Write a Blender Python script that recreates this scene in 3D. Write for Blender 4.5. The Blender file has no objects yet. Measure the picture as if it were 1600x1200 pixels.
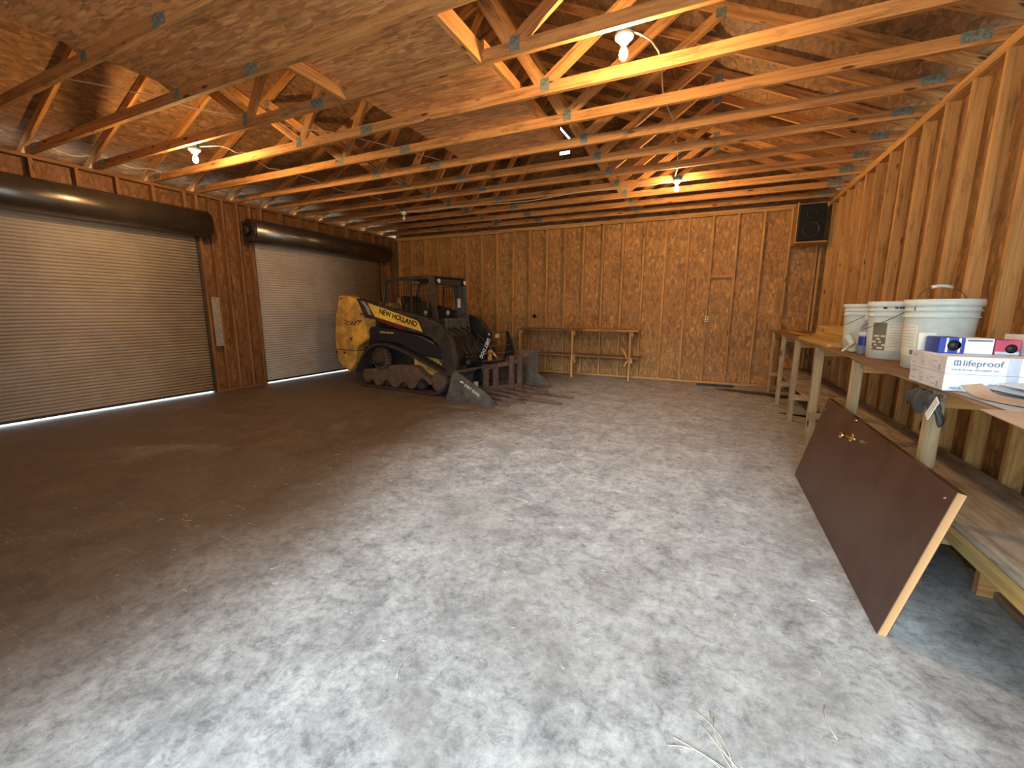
import bpy, bmesh, math, random
from mathutils import Vector, Matrix
random.seed(7)
S = bpy.context.scene
COL = S.collection

# ------------------------------------------------------------------ camera
H = 3.162            # underside of the roof trusses / top of the wall plates
XL, XR, YB = -7.389, 1.650, 8.863      # inner faces of the studs
XC = (XL + XR) / 2
CAM_H = 1.381
yaw, pit, rol = .4354, .1748, .0036
F = Vector((-math.sin(yaw)*math.cos(pit), math.cos(yaw)*math.cos(pit), -math.sin(pit)))
R0 = Vector((math.cos(yaw), math.sin(yaw), 0)); U0 = R0.cross(F)
R1 = R0*math.cos(rol) + U0*math.sin(rol); U1 = U0*math.cos(rol) - R0*math.sin(rol)
cd = bpy.data.cameras.new('camera'); cam = bpy.data.objects.new('camera', cd); COL.objects.link(cam)
m = Matrix((R1, U1, -F)).transposed().to_4x4(); m.translation = (0, 0, CAM_H)
cam.matrix_world = m
cd.sensor_width = 36; cd.lens = 654.92/1600*36; cd.clip_start = .02; cd.clip_end = 300
S.camera = cam

# ------------------------------------------------------------------ view, sky, daylight
S.view_settings.view_transform = 'Standard'; S.view_settings.look = 'None'
S.view_settings.exposure = 0.38; S.view_settings.gamma = 1.0; S.view_settings.use_curve_mapping = False
S.cycles.use_denoising = True
S.cycles.max_bounces = 8; S.cycles.diffuse_bounces = 6
S.cycles.sample_clamp_indirect = 6

SKY = 5.4
SUN = 3.6
BULB = 1650.0
w = bpy.data.worlds.new('world'); S.world = w; w.use_nodes = True
bg = w.node_tree.nodes['Background']; bg.inputs[0].default_value = (.74, .90, 1.0, 1); bg.inputs[1].default_value = SKY

def sun_lamp():
    l = bpy.data.lights.new('hazy_sun', 'SUN'); l.energy = SUN; l.angle = math.radians(24); l.color = (.80, .92, 1.0)
    o = bpy.data.objects.new('hazy_sun', l); COL.objects.link(o)
    d = Vector((-.17, 1, -.42)).normalized()
    o.rotation_euler = d.to_track_quat('-Z', 'Y').to_euler()
sun_lamp()
OPEN_X0, OPEN_X1, OPEN_Z = -1.55, 1.62, 2.75
FRONT_Y = -.75
pl = bpy.data.lights.new('doorway_portal', 'AREA'); pl.shape = 'RECTANGLE'; pl.size = OPEN_X1-OPEN_X0; pl.size_y = OPEN_Z
pl.cycles.is_portal = True
po = bpy.data.objects.new('doorway_portal', pl); COL.objects.link(po)
po.location = ((OPEN_X0+OPEN_X1)/2, FRONT_Y-.1, OPEN_Z/2); po.rotation_euler = (math.radians(90), 0, 0)

# ------------------------------------------------------------------ node helpers
def newmat(name):
    mt = bpy.data.materials.new(name); mt.use_nodes = True
    nt = mt.node_tree; b = nt.nodes['Principled BSDF']
    return mt, nt, b
def nd(nt, t, **k):
    n = nt.nodes.new(t)
    for a, v in k.items():
        if a.startswith('_'): n.inputs[a[1:].replace('_', ' ')].default_value = v
        else: setattr(n, a, v)
    return n
def ramp(nt, fac, stops, interp='LINEAR'):
    r = nt.nodes.new('ShaderNodeValToRGB'); r.color_ramp.interpolation = interp
    e = r.color_ramp.elements
    while len(e) < len(stops): e.new(.5)
    for i, (p, c) in enumerate(stops):
        e[i].position = p; e[i].color = c if len(c) == 4 else (*c, 1)
    nt.links.new(fac, r.inputs[0]); return r.outputs[0]
def mixc(nt, a, b, fac, mode='MIX'):
    n = nt.nodes.new('ShaderNodeMix'); n.data_type = 'RGBA'; n.blend_type = mode
    for sock, v in ((n.inputs[0], fac), (n.inputs[6], a), (n.inputs[7], b)):
        if isinstance(v, bpy.types.NodeSocket): nt.links.new(v, sock)
        elif isinstance(v, (int, float)): sock.default_value = v
        else: sock.default_value = v if len(v) == 4 else (*v, 1)
    return n.outputs[2]
def mapping(nt, src, scale=(1,1,1), rot=0, loc=(0,0,0)):
    n = nt.nodes.new('ShaderNodeMapping'); n.inputs['Scale'].default_value = scale
    n.inputs['Rotation'].default_value = (0, 0, rot); n.inputs['Location'].default_value = loc
    nt.links.new(src, n.inputs[0]); return n.outputs[0]
def noise(nt, vec, scale, detail=3, rough=.55, dist=0):
    n = nt.nodes.new('ShaderNodeTexNoise'); n.inputs['Scale'].default_value = scale
    n.inputs['Detail'].default_value = detail; n.inputs['Roughness'].default_value = rough
    n.inputs['Distortion'].default_value = dist
    nt.links.new(vec, n.inputs['Vector']); return n.outputs[0]
def bump(nt, b, h, s, d=.01):
    n = nt.nodes.new('ShaderNodeBump'); n.inputs['Strength'].default_value = s; n.inputs['Distance'].default_value = d
    nt.links.new(h, n.inputs['Height']); nt.links.new(n.outputs[0], b.inputs['Normal'])
def simple(name, c, rough=.5, metal=0, spec=.5):
    mt, nt, b = newmat(name)
    b.inputs['Base Color'].default_value = (*c, 1); b.inputs['Roughness'].default_value = rough
    b.inputs['Metallic'].default_value = metal; b.inputs['Specular IOR Level'].default_value = spec
    # faint surface unevenness so nothing is a perfectly flat tone
    t = nd(nt, 'ShaderNodeTexCoord'); n = noise(nt, t.outputs['Object'], 9, 4, .6)
    k = ramp(nt, n, [(.3, tuple(x*.82 for x in c)), (.7, tuple(min(1, x*1.12) for x in c))])
    nt.links.new(k, b.inputs['Base Color'])
    return mt
def dirty(name, c, dirt, amount=.5, rough=.6, metal=0, scale=5):
    mt, nt, b = newmat(name)
    t = nd(nt, 'ShaderNodeTexCoord')
    n = noise(nt, t.outputs['Object'], scale, 6, .65, .3)
    f = ramp(nt, n, [(.5-amount*.35, (1,1,1)), (.5+amount*.1+.1, (0,0,0))])
    k = mixc(nt, c, dirt, f)
    nt.links.new(k, b.inputs['Base Color'])
    b.inputs['Roughness'].default_value = rough; b.inputs['Metallic'].default_value = metal
    return mt

def lumber(name, light, dark, knot=(.10,.045,.02), stain=0, staincol=(.05,.04,.035), rough=.72):
    mt, nt, b = newmat(name)
    uv = nd(nt, 'ShaderNodeUVMap').outputs[0]
    g1 = noise(nt, mapping(nt, uv, (.8, 22, 1)), 1.6, 5, .6, .8)
    g2 = noise(nt, mapping(nt, uv, (3, 160, 1)), 1, 2, .5)
    tone = noise(nt, mapping(nt, uv, (.35, .8, 1)), 1, 2)
    c = ramp(nt, g1, [(.32, dark), (.52, light), (.75, tuple(min(1, x*1.12) for x in light))])
    c = mixc(nt, c, ramp(nt, g2, [(.3, (.72,.70,.66)), (.6, (1,1,1))]), .55, 'MULTIPLY')
    c = mixc(nt, c, ramp(nt, tone, [(.32, (.66,.60,.55)), (.62, (1.1,1.08,1.02))]), .8, 'MULTIPLY')
    v = nd(nt, 'ShaderNodeTexVoronoi'); v.inputs['Scale'].default_value = 1.0
    nt.links.new(mapping(nt, uv, (2.2, 9, 1)), v.inputs['Vector'])
    kf = ramp(nt, v.outputs['Distance'], [(.075, (1,1,1)), (.125, (0,0,0))])
    c = mixc(nt, c, knot, kf)
    if stain:
        sn = noise(nt, mapping(nt, uv, (1.2, 5, 1)), 2.2, 6, .7, .4)
        c = mixc(nt, c, staincol, ramp(nt, sn, [(.60-stain*.25, (0,0,0)), (.74, (1,1,1))]))
    nt.links.new(c, b.inputs['Base Color']); b.inputs['Roughness'].default_value = rough
    b.inputs['Specular IOR Level'].default_value = .3
    bump(nt, b, g2, .25, .002)
    return mt

def osb(name, base, aniso=1.0, el=1.0, wob_amp=.09):
    mt, nt, b = newmat(name)
    uv = nd(nt, 'ShaderNodeUVMap').outputs[0]
    wob = nd(nt, 'ShaderNodeTexNoise'); wob.inputs['Scale'].default_value = 5; nt.links.new(uv, wob.inputs['Vector'])
    uvw = nd(nt, 'ShaderNodeVectorMath', operation='MULTIPLY_ADD'); nt.links.new(wob.outputs['Color'], uvw.inputs[0])
    uvw.inputs[1].default_value = (wob_amp, wob_amp, 0); nt.links.new(uv, uvw.inputs[2]); uvw = uvw.outputs[0]
    def layer(rot, sx, sy):
        v = nd(nt, 'ShaderNodeTexVoronoi'); v.inputs['Scale'].default_value = 1.0
        nt.links.new(mapping(nt, uvw, (sx/el, sy*el**.7, 1), rot), v.inputs['Vector'])
        s = nd(nt, 'ShaderNodeSeparateColor'); nt.links.new(v.outputs['Color'], s.inputs[0])
        return s.outputs[0], s.outputs[1], v.outputs['Distance']
    L = base; D = tuple(x*.62 for x in base); Hh = tuple(min(1, x*1.45) for x in base)
    col = None; hgt = None
    for i, (rot, sx, sy) in enumerate([(.1, 9, 26), (.1+.75*aniso, 8, 24), (.1-.8*aniso, 9, 28), (.1+1.5*aniso, 11, 30)]):
        r, g, d = layer(rot, sx, sy)
        c = ramp(nt, r, [(0, D), (.22, tuple(x*.82 for x in L)), (.55, L), (.85, tuple(x*1.08 for x in L)), (1, Hh)])
        c = mixc(nt, c, (.55,.45,.36), ramp(nt, d, [(.42, (0,0,0)), (.75, (.45,.45,.45))]), 'MULTIPLY')
        if col is None: col, hgt = c, r
        else:
            msk = ramp(nt, g, [(.52, (0,0,0)), (.54, (1,1,1))])
            col = mixc(nt, col, c, msk)
    tone = noise(nt, uv, .9, 4, .6)
    col = mixc(nt, col, ramp(nt, tone, [(.3, (.74,.68,.62)), (.65, (1.06,1.04,1.0))]), .8, 'MULTIPLY')
    nt.links.new(col, b.inputs['Base Color']); b.inputs['Roughness'].default_value = .62
    b.inputs['Specular IOR Level'].default_value = .35
    bump(nt, b, hgt, .2, .002)
    return mt

M = {}
M['stud']   = lumber('pine_stud', (.68,.39,.14), (.44,.22,.07), stain=.25, staincol=(.16,.09,.04))
M['truss']  = lumber('truss_pine', (.70,.36,.125), (.42,.185,.06), stain=.34, staincol=(.12,.07,.035))
M['block']  = lumber('new_pine', (.66,.36,.13), (.46,.21,.07))
M['bench']  = lumber('bench_pine', (.56,.43,.25), (.38,.27,.14), stain=.35, staincol=(.22,.16,.10))
M['benchtop'] = lumber('worn_bench_top', (.36,.235,.13), (.22,.14,.08), stain=.5, staincol=(.12,.085,.06))
M['shelf']  = lumber('grey_worn_plank', (.56,.475,.37), (.42,.34,.26), stain=.55, staincol=(.16,.115,.08))
M['yellowpine'] = lumber('yellow_pine', (.66,.47,.18), (.48,.30,.10))
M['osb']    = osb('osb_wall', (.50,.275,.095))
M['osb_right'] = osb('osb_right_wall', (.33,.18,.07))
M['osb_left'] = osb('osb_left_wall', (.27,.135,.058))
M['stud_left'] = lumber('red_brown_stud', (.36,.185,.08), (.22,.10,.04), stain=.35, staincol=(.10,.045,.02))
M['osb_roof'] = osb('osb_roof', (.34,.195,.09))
M['osb_loft'] = osb('osb_loft', (.84,.42,.165), aniso=.30, el=1.5, wob_amp=.03)
M['plate']  = dirty('galvanised_plate', (.33,.40,.36), (.16,.17,.14), .4, .45, .35, 40)
M['galv']   = dirty('galvanised_hood', (.20,.185,.165), (.13,.12,.11), .5, .30, .8, 3)
M['curtain'] = dirty('ribbed_door_steel', (.54,.485,.41), (.46,.40,.335), .3, .55, .0, 2.5)
M['rail']   = simple('dark_rail', (.10,.09,.08), .5, .6)
M['black']  = simple('black_plastic', (.006,.006,.007), .5)
M['blacksteel'] = dirty('black_steel', (.022,.023,.026), (.07,.055,.04), .35, .5, .2, 6)
M['darkgreen'] = dirty('dark_grey_post', (.10,.12,.115), (.06,.05,.045), .4, .5, .2, 8)
M['yellow'] = dirty('loader_yellow', (.95,.56,.09), (.48,.27,.08), .22, .42, 0, 4)
M['yellow2'] = dirty('decal_yellow', (.98,.68,.08), (.75,.48,.08), .12, .4, 0, 3)
M['red']    = simple('dark_red_stripe', (.16,.015,.012), .5)
M['rubber'] = dirty('muddy_rubber', (.025,.02,.018), (.085,.055,.036), .75, .85, 0, 7)
M['mud']    = dirty('dried_mud_steel', (.17,.11,.075), (.09,.06,.045), .5, .9, 0, 9)
M['bucketsteel'] = dirty('scuffed_bucket_steel', (.20,.175,.145), (.085,.07,.055), .55, .55, .35, 6)
M['rust']   = dirty('rusty_steel', (.22,.13,.09), (.09,.06,.05), .5, .75, .3, 14)
M['bright'] = simple('bright_steel', (.62,.60,.57), .3, .9)
M['white']  = simple('white_plastic', (.78,.77,.72), .45)
M['lensw']  = simple('lamp_lens', (.85,.84,.8), .2)
M['cream']  = simple('cream_paper', (.74,.70,.56), .7)
M['pail']   = dirty('pail_plastic', (.70,.77,.71), (.60,.65,.59), .3, .35, 0, 7)
M['paillabel'] = simple('pail_label', (.78,.76,.62), .6)
M['olive']  = simple('olive_label', (.19,.17,.11), .6)
M['cardw']  = simple('white_carton', (.80,.83,.86), .55)
M['cardwe'] = simple('white_carton_end', (.70,.68,.66), .6)
M['cardgrey'] = simple('grey_carton_band', (.52,.56,.62), .5)
M['print']  = simple('grey_print', (.16,.18,.20), .6)
M['printl'] = simple('pale_print', (.42,.44,.46), .6)
M['blue']   = simple('blue_carton', (.02,.05,.36), .4)
M['pink']   = simple('pink_carton', (.52,.07,.13), .45)
M['brown_card'] = simple('brown_cardboard', (.50,.34,.22), .75)
M['greycard'] = simple('grey_sheet', (.50,.49,.48), .6)
M['rag']    = simple('grey_rag', (.055,.058,.054), .9)
M['cable']  = simple('cable_jacket', (.72,.62,.46), .5)
M['teal']   = simple('blue_box', (.03,.22,.30), .45)
M['porcelain'] = simple('porcelain', (.80,.76,.62), .3)
M['brass']  = simple('brass', (.85,.62,.22), .18, 1)
M['chrome'] = simple('chrome', (.75,.75,.73), .15, 1)
M['doorbrown'] = dirty('brown_door_paint', (.072,.031,.018), (.10,.05,.032), .25, .36, 0, 3)
M['dooredge'] = lumber('door_edge_wood', (.62,.36,.17), (.45,.22,.09))
M['paintedstrip'] = dirty('pale_strip', (.42,.40,.34), (.28,.24,.19), .4, .7, 0, 20)
M['soffit'] = simple('pale_baffle', (.55,.50,.38), .8)
M['straw']  = simple('dry_straw', (.72,.66,.52), .7)
M['oil']    = simple('black_oil', (.010,.008,.007), .30)
M['screen'] = simple('black_cloth', (.006,.006,.007), .8)
M['asphalt'] = simple('outside_gravel', (.60,.57,.52), .9)

def concrete():
    mt, nt, b = newmat('stained_concrete')
    t = nd(nt, 'ShaderNodeTexCoord').outputs['Object']
    big = noise(nt, t, .55, 5, .6, .6)
    mid = noise(nt, t, 3.6, 9, .72, .5)
    fine = noise(nt, t, 30, 6, .8)
    sm = noise(nt, mapping(nt, t, (1, .8, 1), .5), 1.5, 9, .74, .8)
    c = ramp(nt, mid, [(.30, (.28,.282,.285)), (.46, (.43,.435,.435)), (.58, (.53,.54,.535)), (.75, (.62,.63,.62))])
    c = mixc(nt, c, ramp(nt, fine, [(.36, (.62,.62,.62)), (.55, (1.04,1.04,1.04))]), .7, 'MULTIPLY')
    spk = noise(nt, t, 13, 8, .82, .4)
    c = mixc(nt, c, ramp(nt, spk, [(.38, (.50,.51,.52)), (.47, (.88,.88,.88)), (.60, (1.16,1.17,1.16))]), .85, 'MULTIPLY')
    c = mixc(nt, c, (.20,.20,.205), ramp(nt, sm, [(.54, (0,0,0)), (.70, (.75,.75,.75))]))
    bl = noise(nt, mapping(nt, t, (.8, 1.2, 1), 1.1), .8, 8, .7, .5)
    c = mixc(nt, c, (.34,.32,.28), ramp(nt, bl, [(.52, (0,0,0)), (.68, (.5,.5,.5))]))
    # brown mud film, deepened by the left bay's shade painted into the colour
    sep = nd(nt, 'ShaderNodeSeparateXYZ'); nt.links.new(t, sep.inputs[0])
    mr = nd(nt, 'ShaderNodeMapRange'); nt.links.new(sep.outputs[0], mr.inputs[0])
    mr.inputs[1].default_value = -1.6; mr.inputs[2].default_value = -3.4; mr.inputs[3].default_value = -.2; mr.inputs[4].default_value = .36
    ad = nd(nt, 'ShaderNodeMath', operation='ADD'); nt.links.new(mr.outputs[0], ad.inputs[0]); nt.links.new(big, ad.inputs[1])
    mudshade = ramp(nt, mid, [(.3, (.092,.062,.036)), (.7, (.19,.128,.074))])
    c = mixc(nt, c, mudshade, ramp(nt, ad.outputs[0], [(.42, (0,0,0)), (.78, (.9,.9,.9))]))
    # scratches
    sc = noise(nt, mapping(nt, t, (3, 34, 1), .35), 1, 5, .65, 3)
    c = mixc(nt, c, (.78,.78,.76), ramp(nt, sc, [(.63, (0,0,0)), (.72, (.45,.45,.45))]))
    nt.links.new(c, b.inputs['Base Color'])
    rr = ramp(nt, mid, [(.3, (.5,.5,.5)), (.7, (.75,.75,.75))]); nt.links.new(rr, b.inputs['Roughness'])
    b.inputs['Specular IOR Level'].default_value = .3
    bump(nt, b, fine, .25, .004)
    return mt
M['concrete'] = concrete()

def glow(name, c, s):
    mt, nt, b = newmat(name)
    b.inputs['Emission Color'].default_value = (*c, 1); b.inputs['Emission Strength'].default_value = s
    return mt
M['bulb'] = glow('lit_bulb', (1, .61, .27), BULB)

# ------------------------------------------------------------------ mesh helpers
class MB:
    def __init__(s): s.v = []; s.f = []; s.uv = []; s.sm = []
    def add(s, vs, fs, uvs=None, smooth=False, mat=None):
        o = len(s.v); s.v += [tuple(v) for v in vs]
        for i, f in enumerate(fs):
            s.f.append([o+k for k in f]); s.sm.append(smooth)
            if uvs: s.uv.append(uvs[i])
            else:
                a, b2, c = (Vector(vs[f[0]]), Vector(vs[f[1]]), Vector(vs[f[2]]))
                n = (b2-a).cross(c-a); ax = max(range(3), key=lambda q: abs(n[q]))
                k = [q for q in range(3) if q != ax]
                s.uv.append([(vs[j][k[0]], vs[j][k[1]]) for j in f])
        return s
    def board(s, a, b, w, t, up=(0,0,1), off=True):
        """bar from a to b; w measured along `up` (made square to the bar), t across"""
        a = Vector(a); b = Vector(b); d = b-a; L = d.length; d.normalize()
        up = Vector(up); up = (up - d*up.dot(d)).normalized(); sd = d.cross(up)
        vs = []
        for e in (a, b):
            for q, r in ((-1,-1), (1,-1), (1,1), (-1,1)): vs.append(e + up*(q*w/2) + sd*(r*t/2))
        ru, rv = (random.uniform(0, 90), random.uniform(0, 90)) if off else (0, 0)
        fs = [(0,1,5,4), (1,2,6,5), (2,3,7,6), (3,0,4,7), (3,2,1,0), (4,5,6,7)]
        uvs = []
        for i in range(4):
            ww = w if i in (0, 2) else t; v0 = rv + i*1.7
            uvs.append([(ru, v0), (ru, v0+ww), (ru+L, v0+ww), (ru+L, v0)])
        for i in range(2): uvs.append([(ru+i, rv), (ru+i+t, rv), (ru+i+t, rv+w), (ru+i, rv+w)])
        return s.add(vs, fs, uvs)
    def box(s, x0, x1, y0, y1, z0, z1, long=None, off=True):
        ext = [x1-x0, y1-y0, z1-z0]; c = Vector(((x0+x1)/2, (y0+y1)/2, (z0+z1)/2))
        ax = long if long is not None else ext.index(max(ext))
        d = Vector((0,0,0)); d[ax] = ext[ax]/2
        upi = 2 if ax != 2 else 0; oth = [q for q in range(3) if q not in (ax, upi)][0]
        up = Vector((0,0,0)); up[upi] = 1
        return s.board(c-d, c+d, ext[upi], ext[oth], up, off)
    def prism(s, pts, y0, y1, fn=None):
        """polygon in (x,z) swept from y0 to y1"""
        fn = fn or (lambda x, y, z: (x, y, z)); n = len(pts)
        area = sum(pts[i][0]*pts[(i+1)%n][1]-pts[(i+1)%n][0]*pts[i][1] for i in range(n))
        if area < 0: pts = pts[::-1]
        vs = [fn(p[0], y0, p[1]) for p in pts] + [fn(p[0], y1, p[1]) for p in pts]
        fs = [tuple(range(n)), tuple(range(2*n-1, n-1, -1))]; uvs = [[tuple(p) for p in pts], [tuple(p) for p in pts[::-1]]]
        for i in range(n):
            j = (i+1) % n; fs.append((j, i, n+i, n+j)); L = math.dist(pts[i], pts[j])
            uvs.append([(L, 0), (0, 0), (0, y1-y0), (L, y1-y0)])
        return s.add(vs, fs, uvs)
    def tube(s, pts, r, n=8, closed=False):
        pts = [Vector(p) for p in pts]; vs = []; fs = []
        t0 = (pts[1]-pts[0]).normalized(); nn = t0.orthogonal().normalized(); m_ = len(pts)
        for i, p in enumerate(pts):
            if closed: t = (pts[(i+1) % m_]-pts[i-1]).normalized()
            else: t = (pts[min(i+1, m_-1)]-pts[max(i-1, 0)]).normalized()
            nn = (nn - t*nn.dot(t)).normalized(); bb = t.cross(nn)
            for k in range(n):
                a = 2*math.pi*k/n; vs.append(p + nn*(math.cos(a)*r) + bb*(math.sin(a)*r))
        for i in range(m_ if closed else m_-1):
            j = (i+1) % m_
            for k in range(n): fs.append((i*n+k, i*n+(k+1) % n, j*n+(k+1) % n, j*n+k))
        if not closed: fs += [tuple(range(n))[::-1], tuple(range((m_-1)*n, m_*n))]
        return s.add(vs, fs, None, True)
    def lathe(s, prof, c=(0,0,0), n=24, axis=(0,0,1), cap=True, smooth=True):
        """prof: list of (radius, height)"""
        q = Vector((0,0,1)).rotation_difference(Vector(axis)); c = Vector(c); vs = []; fs = []
        for r, h in prof:
            for k in range(n):
                a = 2*math.pi*k/n; vs.append(c + q @ Vector((r*math.cos(a), r*math.sin(a), h)))
        for i in range(len(prof)-1):
            for k in range(n): fs.append((i*n+k, i*n+(k+1) % n, (i+1)*n+(k+1) % n, (i+1)*n+k))
        if cap: fs += [tuple(range(n))[::-1], tuple(range((len(prof)-1)*n, len(prof)*n))]
        return s.add(vs, fs, None, smooth)
    def build(s, name, mat, parent=None, bevel=0, loc=None):
        me = bpy.data.meshes.new(name); me.from_pydata(s.v, [], s.f)
        me.uv_layers.new(name='UVMap'); lay = me.uv_layers[0].data; i = 0
        for fu in s.uv:
            for u in fu: lay[i].uv = u; i += 1
        me.polygons.foreach_set('use_smooth', s.sm)
        me.materials.append(M[mat] if isinstance(mat, str) else mat); me.update()
        o = bpy.data.objects.new(name, me); COL.objects.link(o)
        if parent: o.parent = parent
        if loc: o.location = loc
        if bevel:
            bv = o.modifiers.new('bevel', 'BEVEL'); bv.width = bevel; bv.segments = 2; bv.limit_method = 'ANGLE'
        return o

def tag(o, label, cat, group=None, kind=None):
    if label: o['label'] = label
    if cat: o['category'] = cat
    if group: o['group'] = group
    if kind: o['kind'] = kind
    return o
def thing(name, label, cat, loc=(0,0,0), rz=0, group=None):
    o = bpy.data.objects.new(name, None); COL.objects.link(o); o.empty_display_size = .1
    o.location = loc; o.rotation_euler = (0, 0, rz); return tag(o, label, cat, group)
def struct(o): o['kind'] = 'structure'; return o
def copy_tree(o, parent=None):
    c = o.copy(); COL.objects.link(c); c.parent = parent
    for ch in [q for q in bpy.data.objects if q.parent == o]: copy_tree(ch, c)
    return c
def smooth_path(pts, n=6):
    P = [Vector(p) for p in pts]; out = []
    for i in range(len(P)-1):
        a, b, c, d = P[max(i-1,0)], P[i], P[i+1], P[min(i+2, len(P)-1)]
        for k in range(n):
            t = k/n
            out.append(.5*((2*b)+(c-a)*t+(2*a-5*b+4*c-d)*t*t+(3*b-a-3*c+d)*t**3))
    out.append(P[-1]); return out
def lettering(name, text, size, mat, parent, mtx, bold=0, depth=.0012, shear=0, sx=1, align='LEFT', width=None):
    c = bpy.data.curves.new(name, 'FONT'); c.body = text; c.size = size; c.extrude = depth; c.offset = bold; c.shear = shear
    c.align_x = align; c.resolution_u = 3
    t = bpy.data.objects.new(name, c); COL.objects.link(t)
    me = bpy.data.meshes.new_from_object(t.evaluated_get(bpy.context.evaluated_depsgraph_get()))
    bpy.data.objects.remove(t); me.materials.clear(); me.materials.append(M[mat]); me.name = name
    if width: sx = width/(max(v.co.x for v in me.vertices)-min(v.co.x for v in me.vertices))
    o = bpy.data.objects.new(name, me); COL.objects.link(o)
    if parent: o.parent = parent
    o.matrix_local = mtx @ Matrix.Diagonal((sx, 1, 1, 1)); return o
def frame(origin, xdir, ydir):
    x = Vector(xdir).normalized(); y = Vector(ydir); y = (y-x*y.dot(x)).normalized(); z = x.cross(y)
    mm = Matrix((x, y, z)).transposed().to_4x4(); mm.translation = Vector(origin); return mm

# ================================================================== THE ROOM
ST = .038; SD = .089; T = .012
OX0, OX1, OYB = XL-SD, XR+SD, YB+SD            # inner faces of the sheathing
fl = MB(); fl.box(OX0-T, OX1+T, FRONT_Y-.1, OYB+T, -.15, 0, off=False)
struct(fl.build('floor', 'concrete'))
g = MB(); g.box(-40, 40, -40, 40, -.30, -.16, off=False)
struct(g.build('trim_1', 'asphalt'))

# back wall
bw = MB()
for i, x0 in enumerate([OX0 + k*1.2192 for k in range(8)]):
    x1 = min(x0+1.2192, OX1)
    for z0, z1 in ((0, 1.28), (1.28, 2.44), (2.44, H)):
        ru, rv = random.uniform(0, 50), random.uniform(0, 50)
        bw.add([(x0,OYB,z0), (x1,OYB,z0), (x1,OYB,z1), (x0,OYB,z1), (x0,OYB+T,z0), (x1,OYB+T,z0), (x1,OYB+T,z1), (x0,OYB+T,z1)],
               [(0,1,2,3), (7,6,5,4), (3,2,6,7), (0,4,5,1), (0,3,7,4), (1,5,6,2)],
               [[(ru+z0,rv+x0), (ru+z0,rv+x1), (ru+z1,rv+x1), (ru+z1,rv+x0)]]*6)
wb = struct(bw.build('wall_back', 'osb'))
def stud_part(parent, *a, name='stud', mat=None):
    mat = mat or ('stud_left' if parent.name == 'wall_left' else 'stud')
    q = MB(); q.box(*a); return q.build(name, mat, parent)
for k in range(-17, 6):
    x = -.469 + .404*k
    if x < XL+.05 or x > XR-.02: continue
    stud_part(wb, x-.019, x+.019, YB+random.uniform(-.002, .002), OYB, ST, H-2*ST)
stud_part(wb, XR-.06, XR-.022, YB, OYB, ST, H-2*ST)
stud_part(wb, XL-SD, XR+SD, YB, OYB, 0, ST, name='bottom_plate')
stud_part(wb, XL-SD, XR+SD, YB, OYB, H-ST+.0005, H, name='top_plate')
stud_part(wb, XL-SD, XR+SD, YB-.002, OYB, H-2*ST, H-ST-.0005, name='top_plate')
stud_part(wb, -.046, .288, YB+.006, OYB-.002, 1.985, 2.023, name='blocking', mat='block')
stud_part(wb, XL+.01, XL+.50, YB+.02, OYB-.002, 2.20, 2.238, name='blocking')

# right wall
rw = MB()
y = FRONT_Y
while y < OYB:
    y1 = min(y+2.438, OYB)
    for z0, z1 in ((0, 1.22), (1.22, 2.44), (2.44, H)):
        ru, rv = random.uniform(0, 50), random.uniform(0, 50)
        rw.add([(OX1,y,z0), (OX1,y1,z0), (OX1,y1,z1), (OX1,y,z1), (OX1+T,y,z0), (OX1+T,y1,z0), (OX1+T,y1,z1), (OX1+T,y,z1)],
               [(3,2,1,0), (4,5,6,7), (3,7,6,2), (0,1,5,4), (0,4,7,3), (1,2,6,5)],
               [[(ru+z1,rv+y), (ru+z1,rv+y1), (ru+z0,rv+y1), (ru+z0,rv+y)]]*6)
    y = y1
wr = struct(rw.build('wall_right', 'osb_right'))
for n in range(-12, 12):
    y0 = 4.177+.404*n
    if y0 < FRONT_Y+.05 or y0 > YB-.05: continue
    stud_part(wr, XR+random.uniform(-.002, .002), OX1, y0, y0+ST, ST, H-2*ST)
stud_part(wr, XR, OX1, FRONT_Y, YB-.001, 0, ST, name='bottom_plate')
stud_part(wr, XR, OX1, FRONT_Y, YB-.001, H-ST+.0005, H, name='top_plate')
stud_part(wr, XR-.002, OX1, FRONT_Y, YB-.001, H-2*ST, H-ST-.0005, name='top_plate')

# left wall with two roll-up door openings
D1 = (1.13, 4.18); D2 = (5.06, 8.27); DH = 2.56
lw = MB()
for y0, y1, z0, z1 in ((FRONT_Y, D1[0], 0, H), (D1[0], D1[1], DH, H), (D1[1], D2[0], 0, H), (D2[0], D2[1], DH, H), (D2[1], OYB, 0, H)):
    ru, rv = random.uniform(0, 50), random.uniform(0, 50)
    lw.add([(OX0,y0,z0), (OX0,y1,z0), (OX0,y1,z1), (OX0,y0,z1), (OX0-T,y0,z0), (OX0-T,y1,z0), (OX0-T,y1,z1), (OX0-T,y0,z1)],
           [(0,1,2,3), (7,6,5,4), (3,2,6,7), (0,4,5,1), (0,3,7,4), (1,5,6,2)],
           [[(ru+z0,rv+y0), (ru+z0,rv+y1), (ru+z1,rv+y1), (ru+z1,rv+y0)]]*6)
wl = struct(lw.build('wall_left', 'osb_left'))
for y0 in [FRONT_Y+.05+.404*i for i in range(5)] + [D1[0]-ST, D1[1]+.001, 4.38, 4.56, 4.80, D2[0]-ST-.001, D2[1]+.001, 8.55, YB-ST-.03]:
    if 4.15 < y0 < 5.05 or y0 > 8 or y0 < D1[0]: stud_part(wl, OX0, XL-(.03 if abs(y0-4.38)<.01 else 0), y0, y0+ST, ST, H-ST)
for i in range(25):
    y0 = D1[0]+.06+.404*i
    if y0 < D1[1]-.05 or D2[0] < y0 < D2[1]-.05: stud_part(wl, OX0, XL, y0, y0+ST, DH+ST, H-ST, name='cripple_stud')
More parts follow.
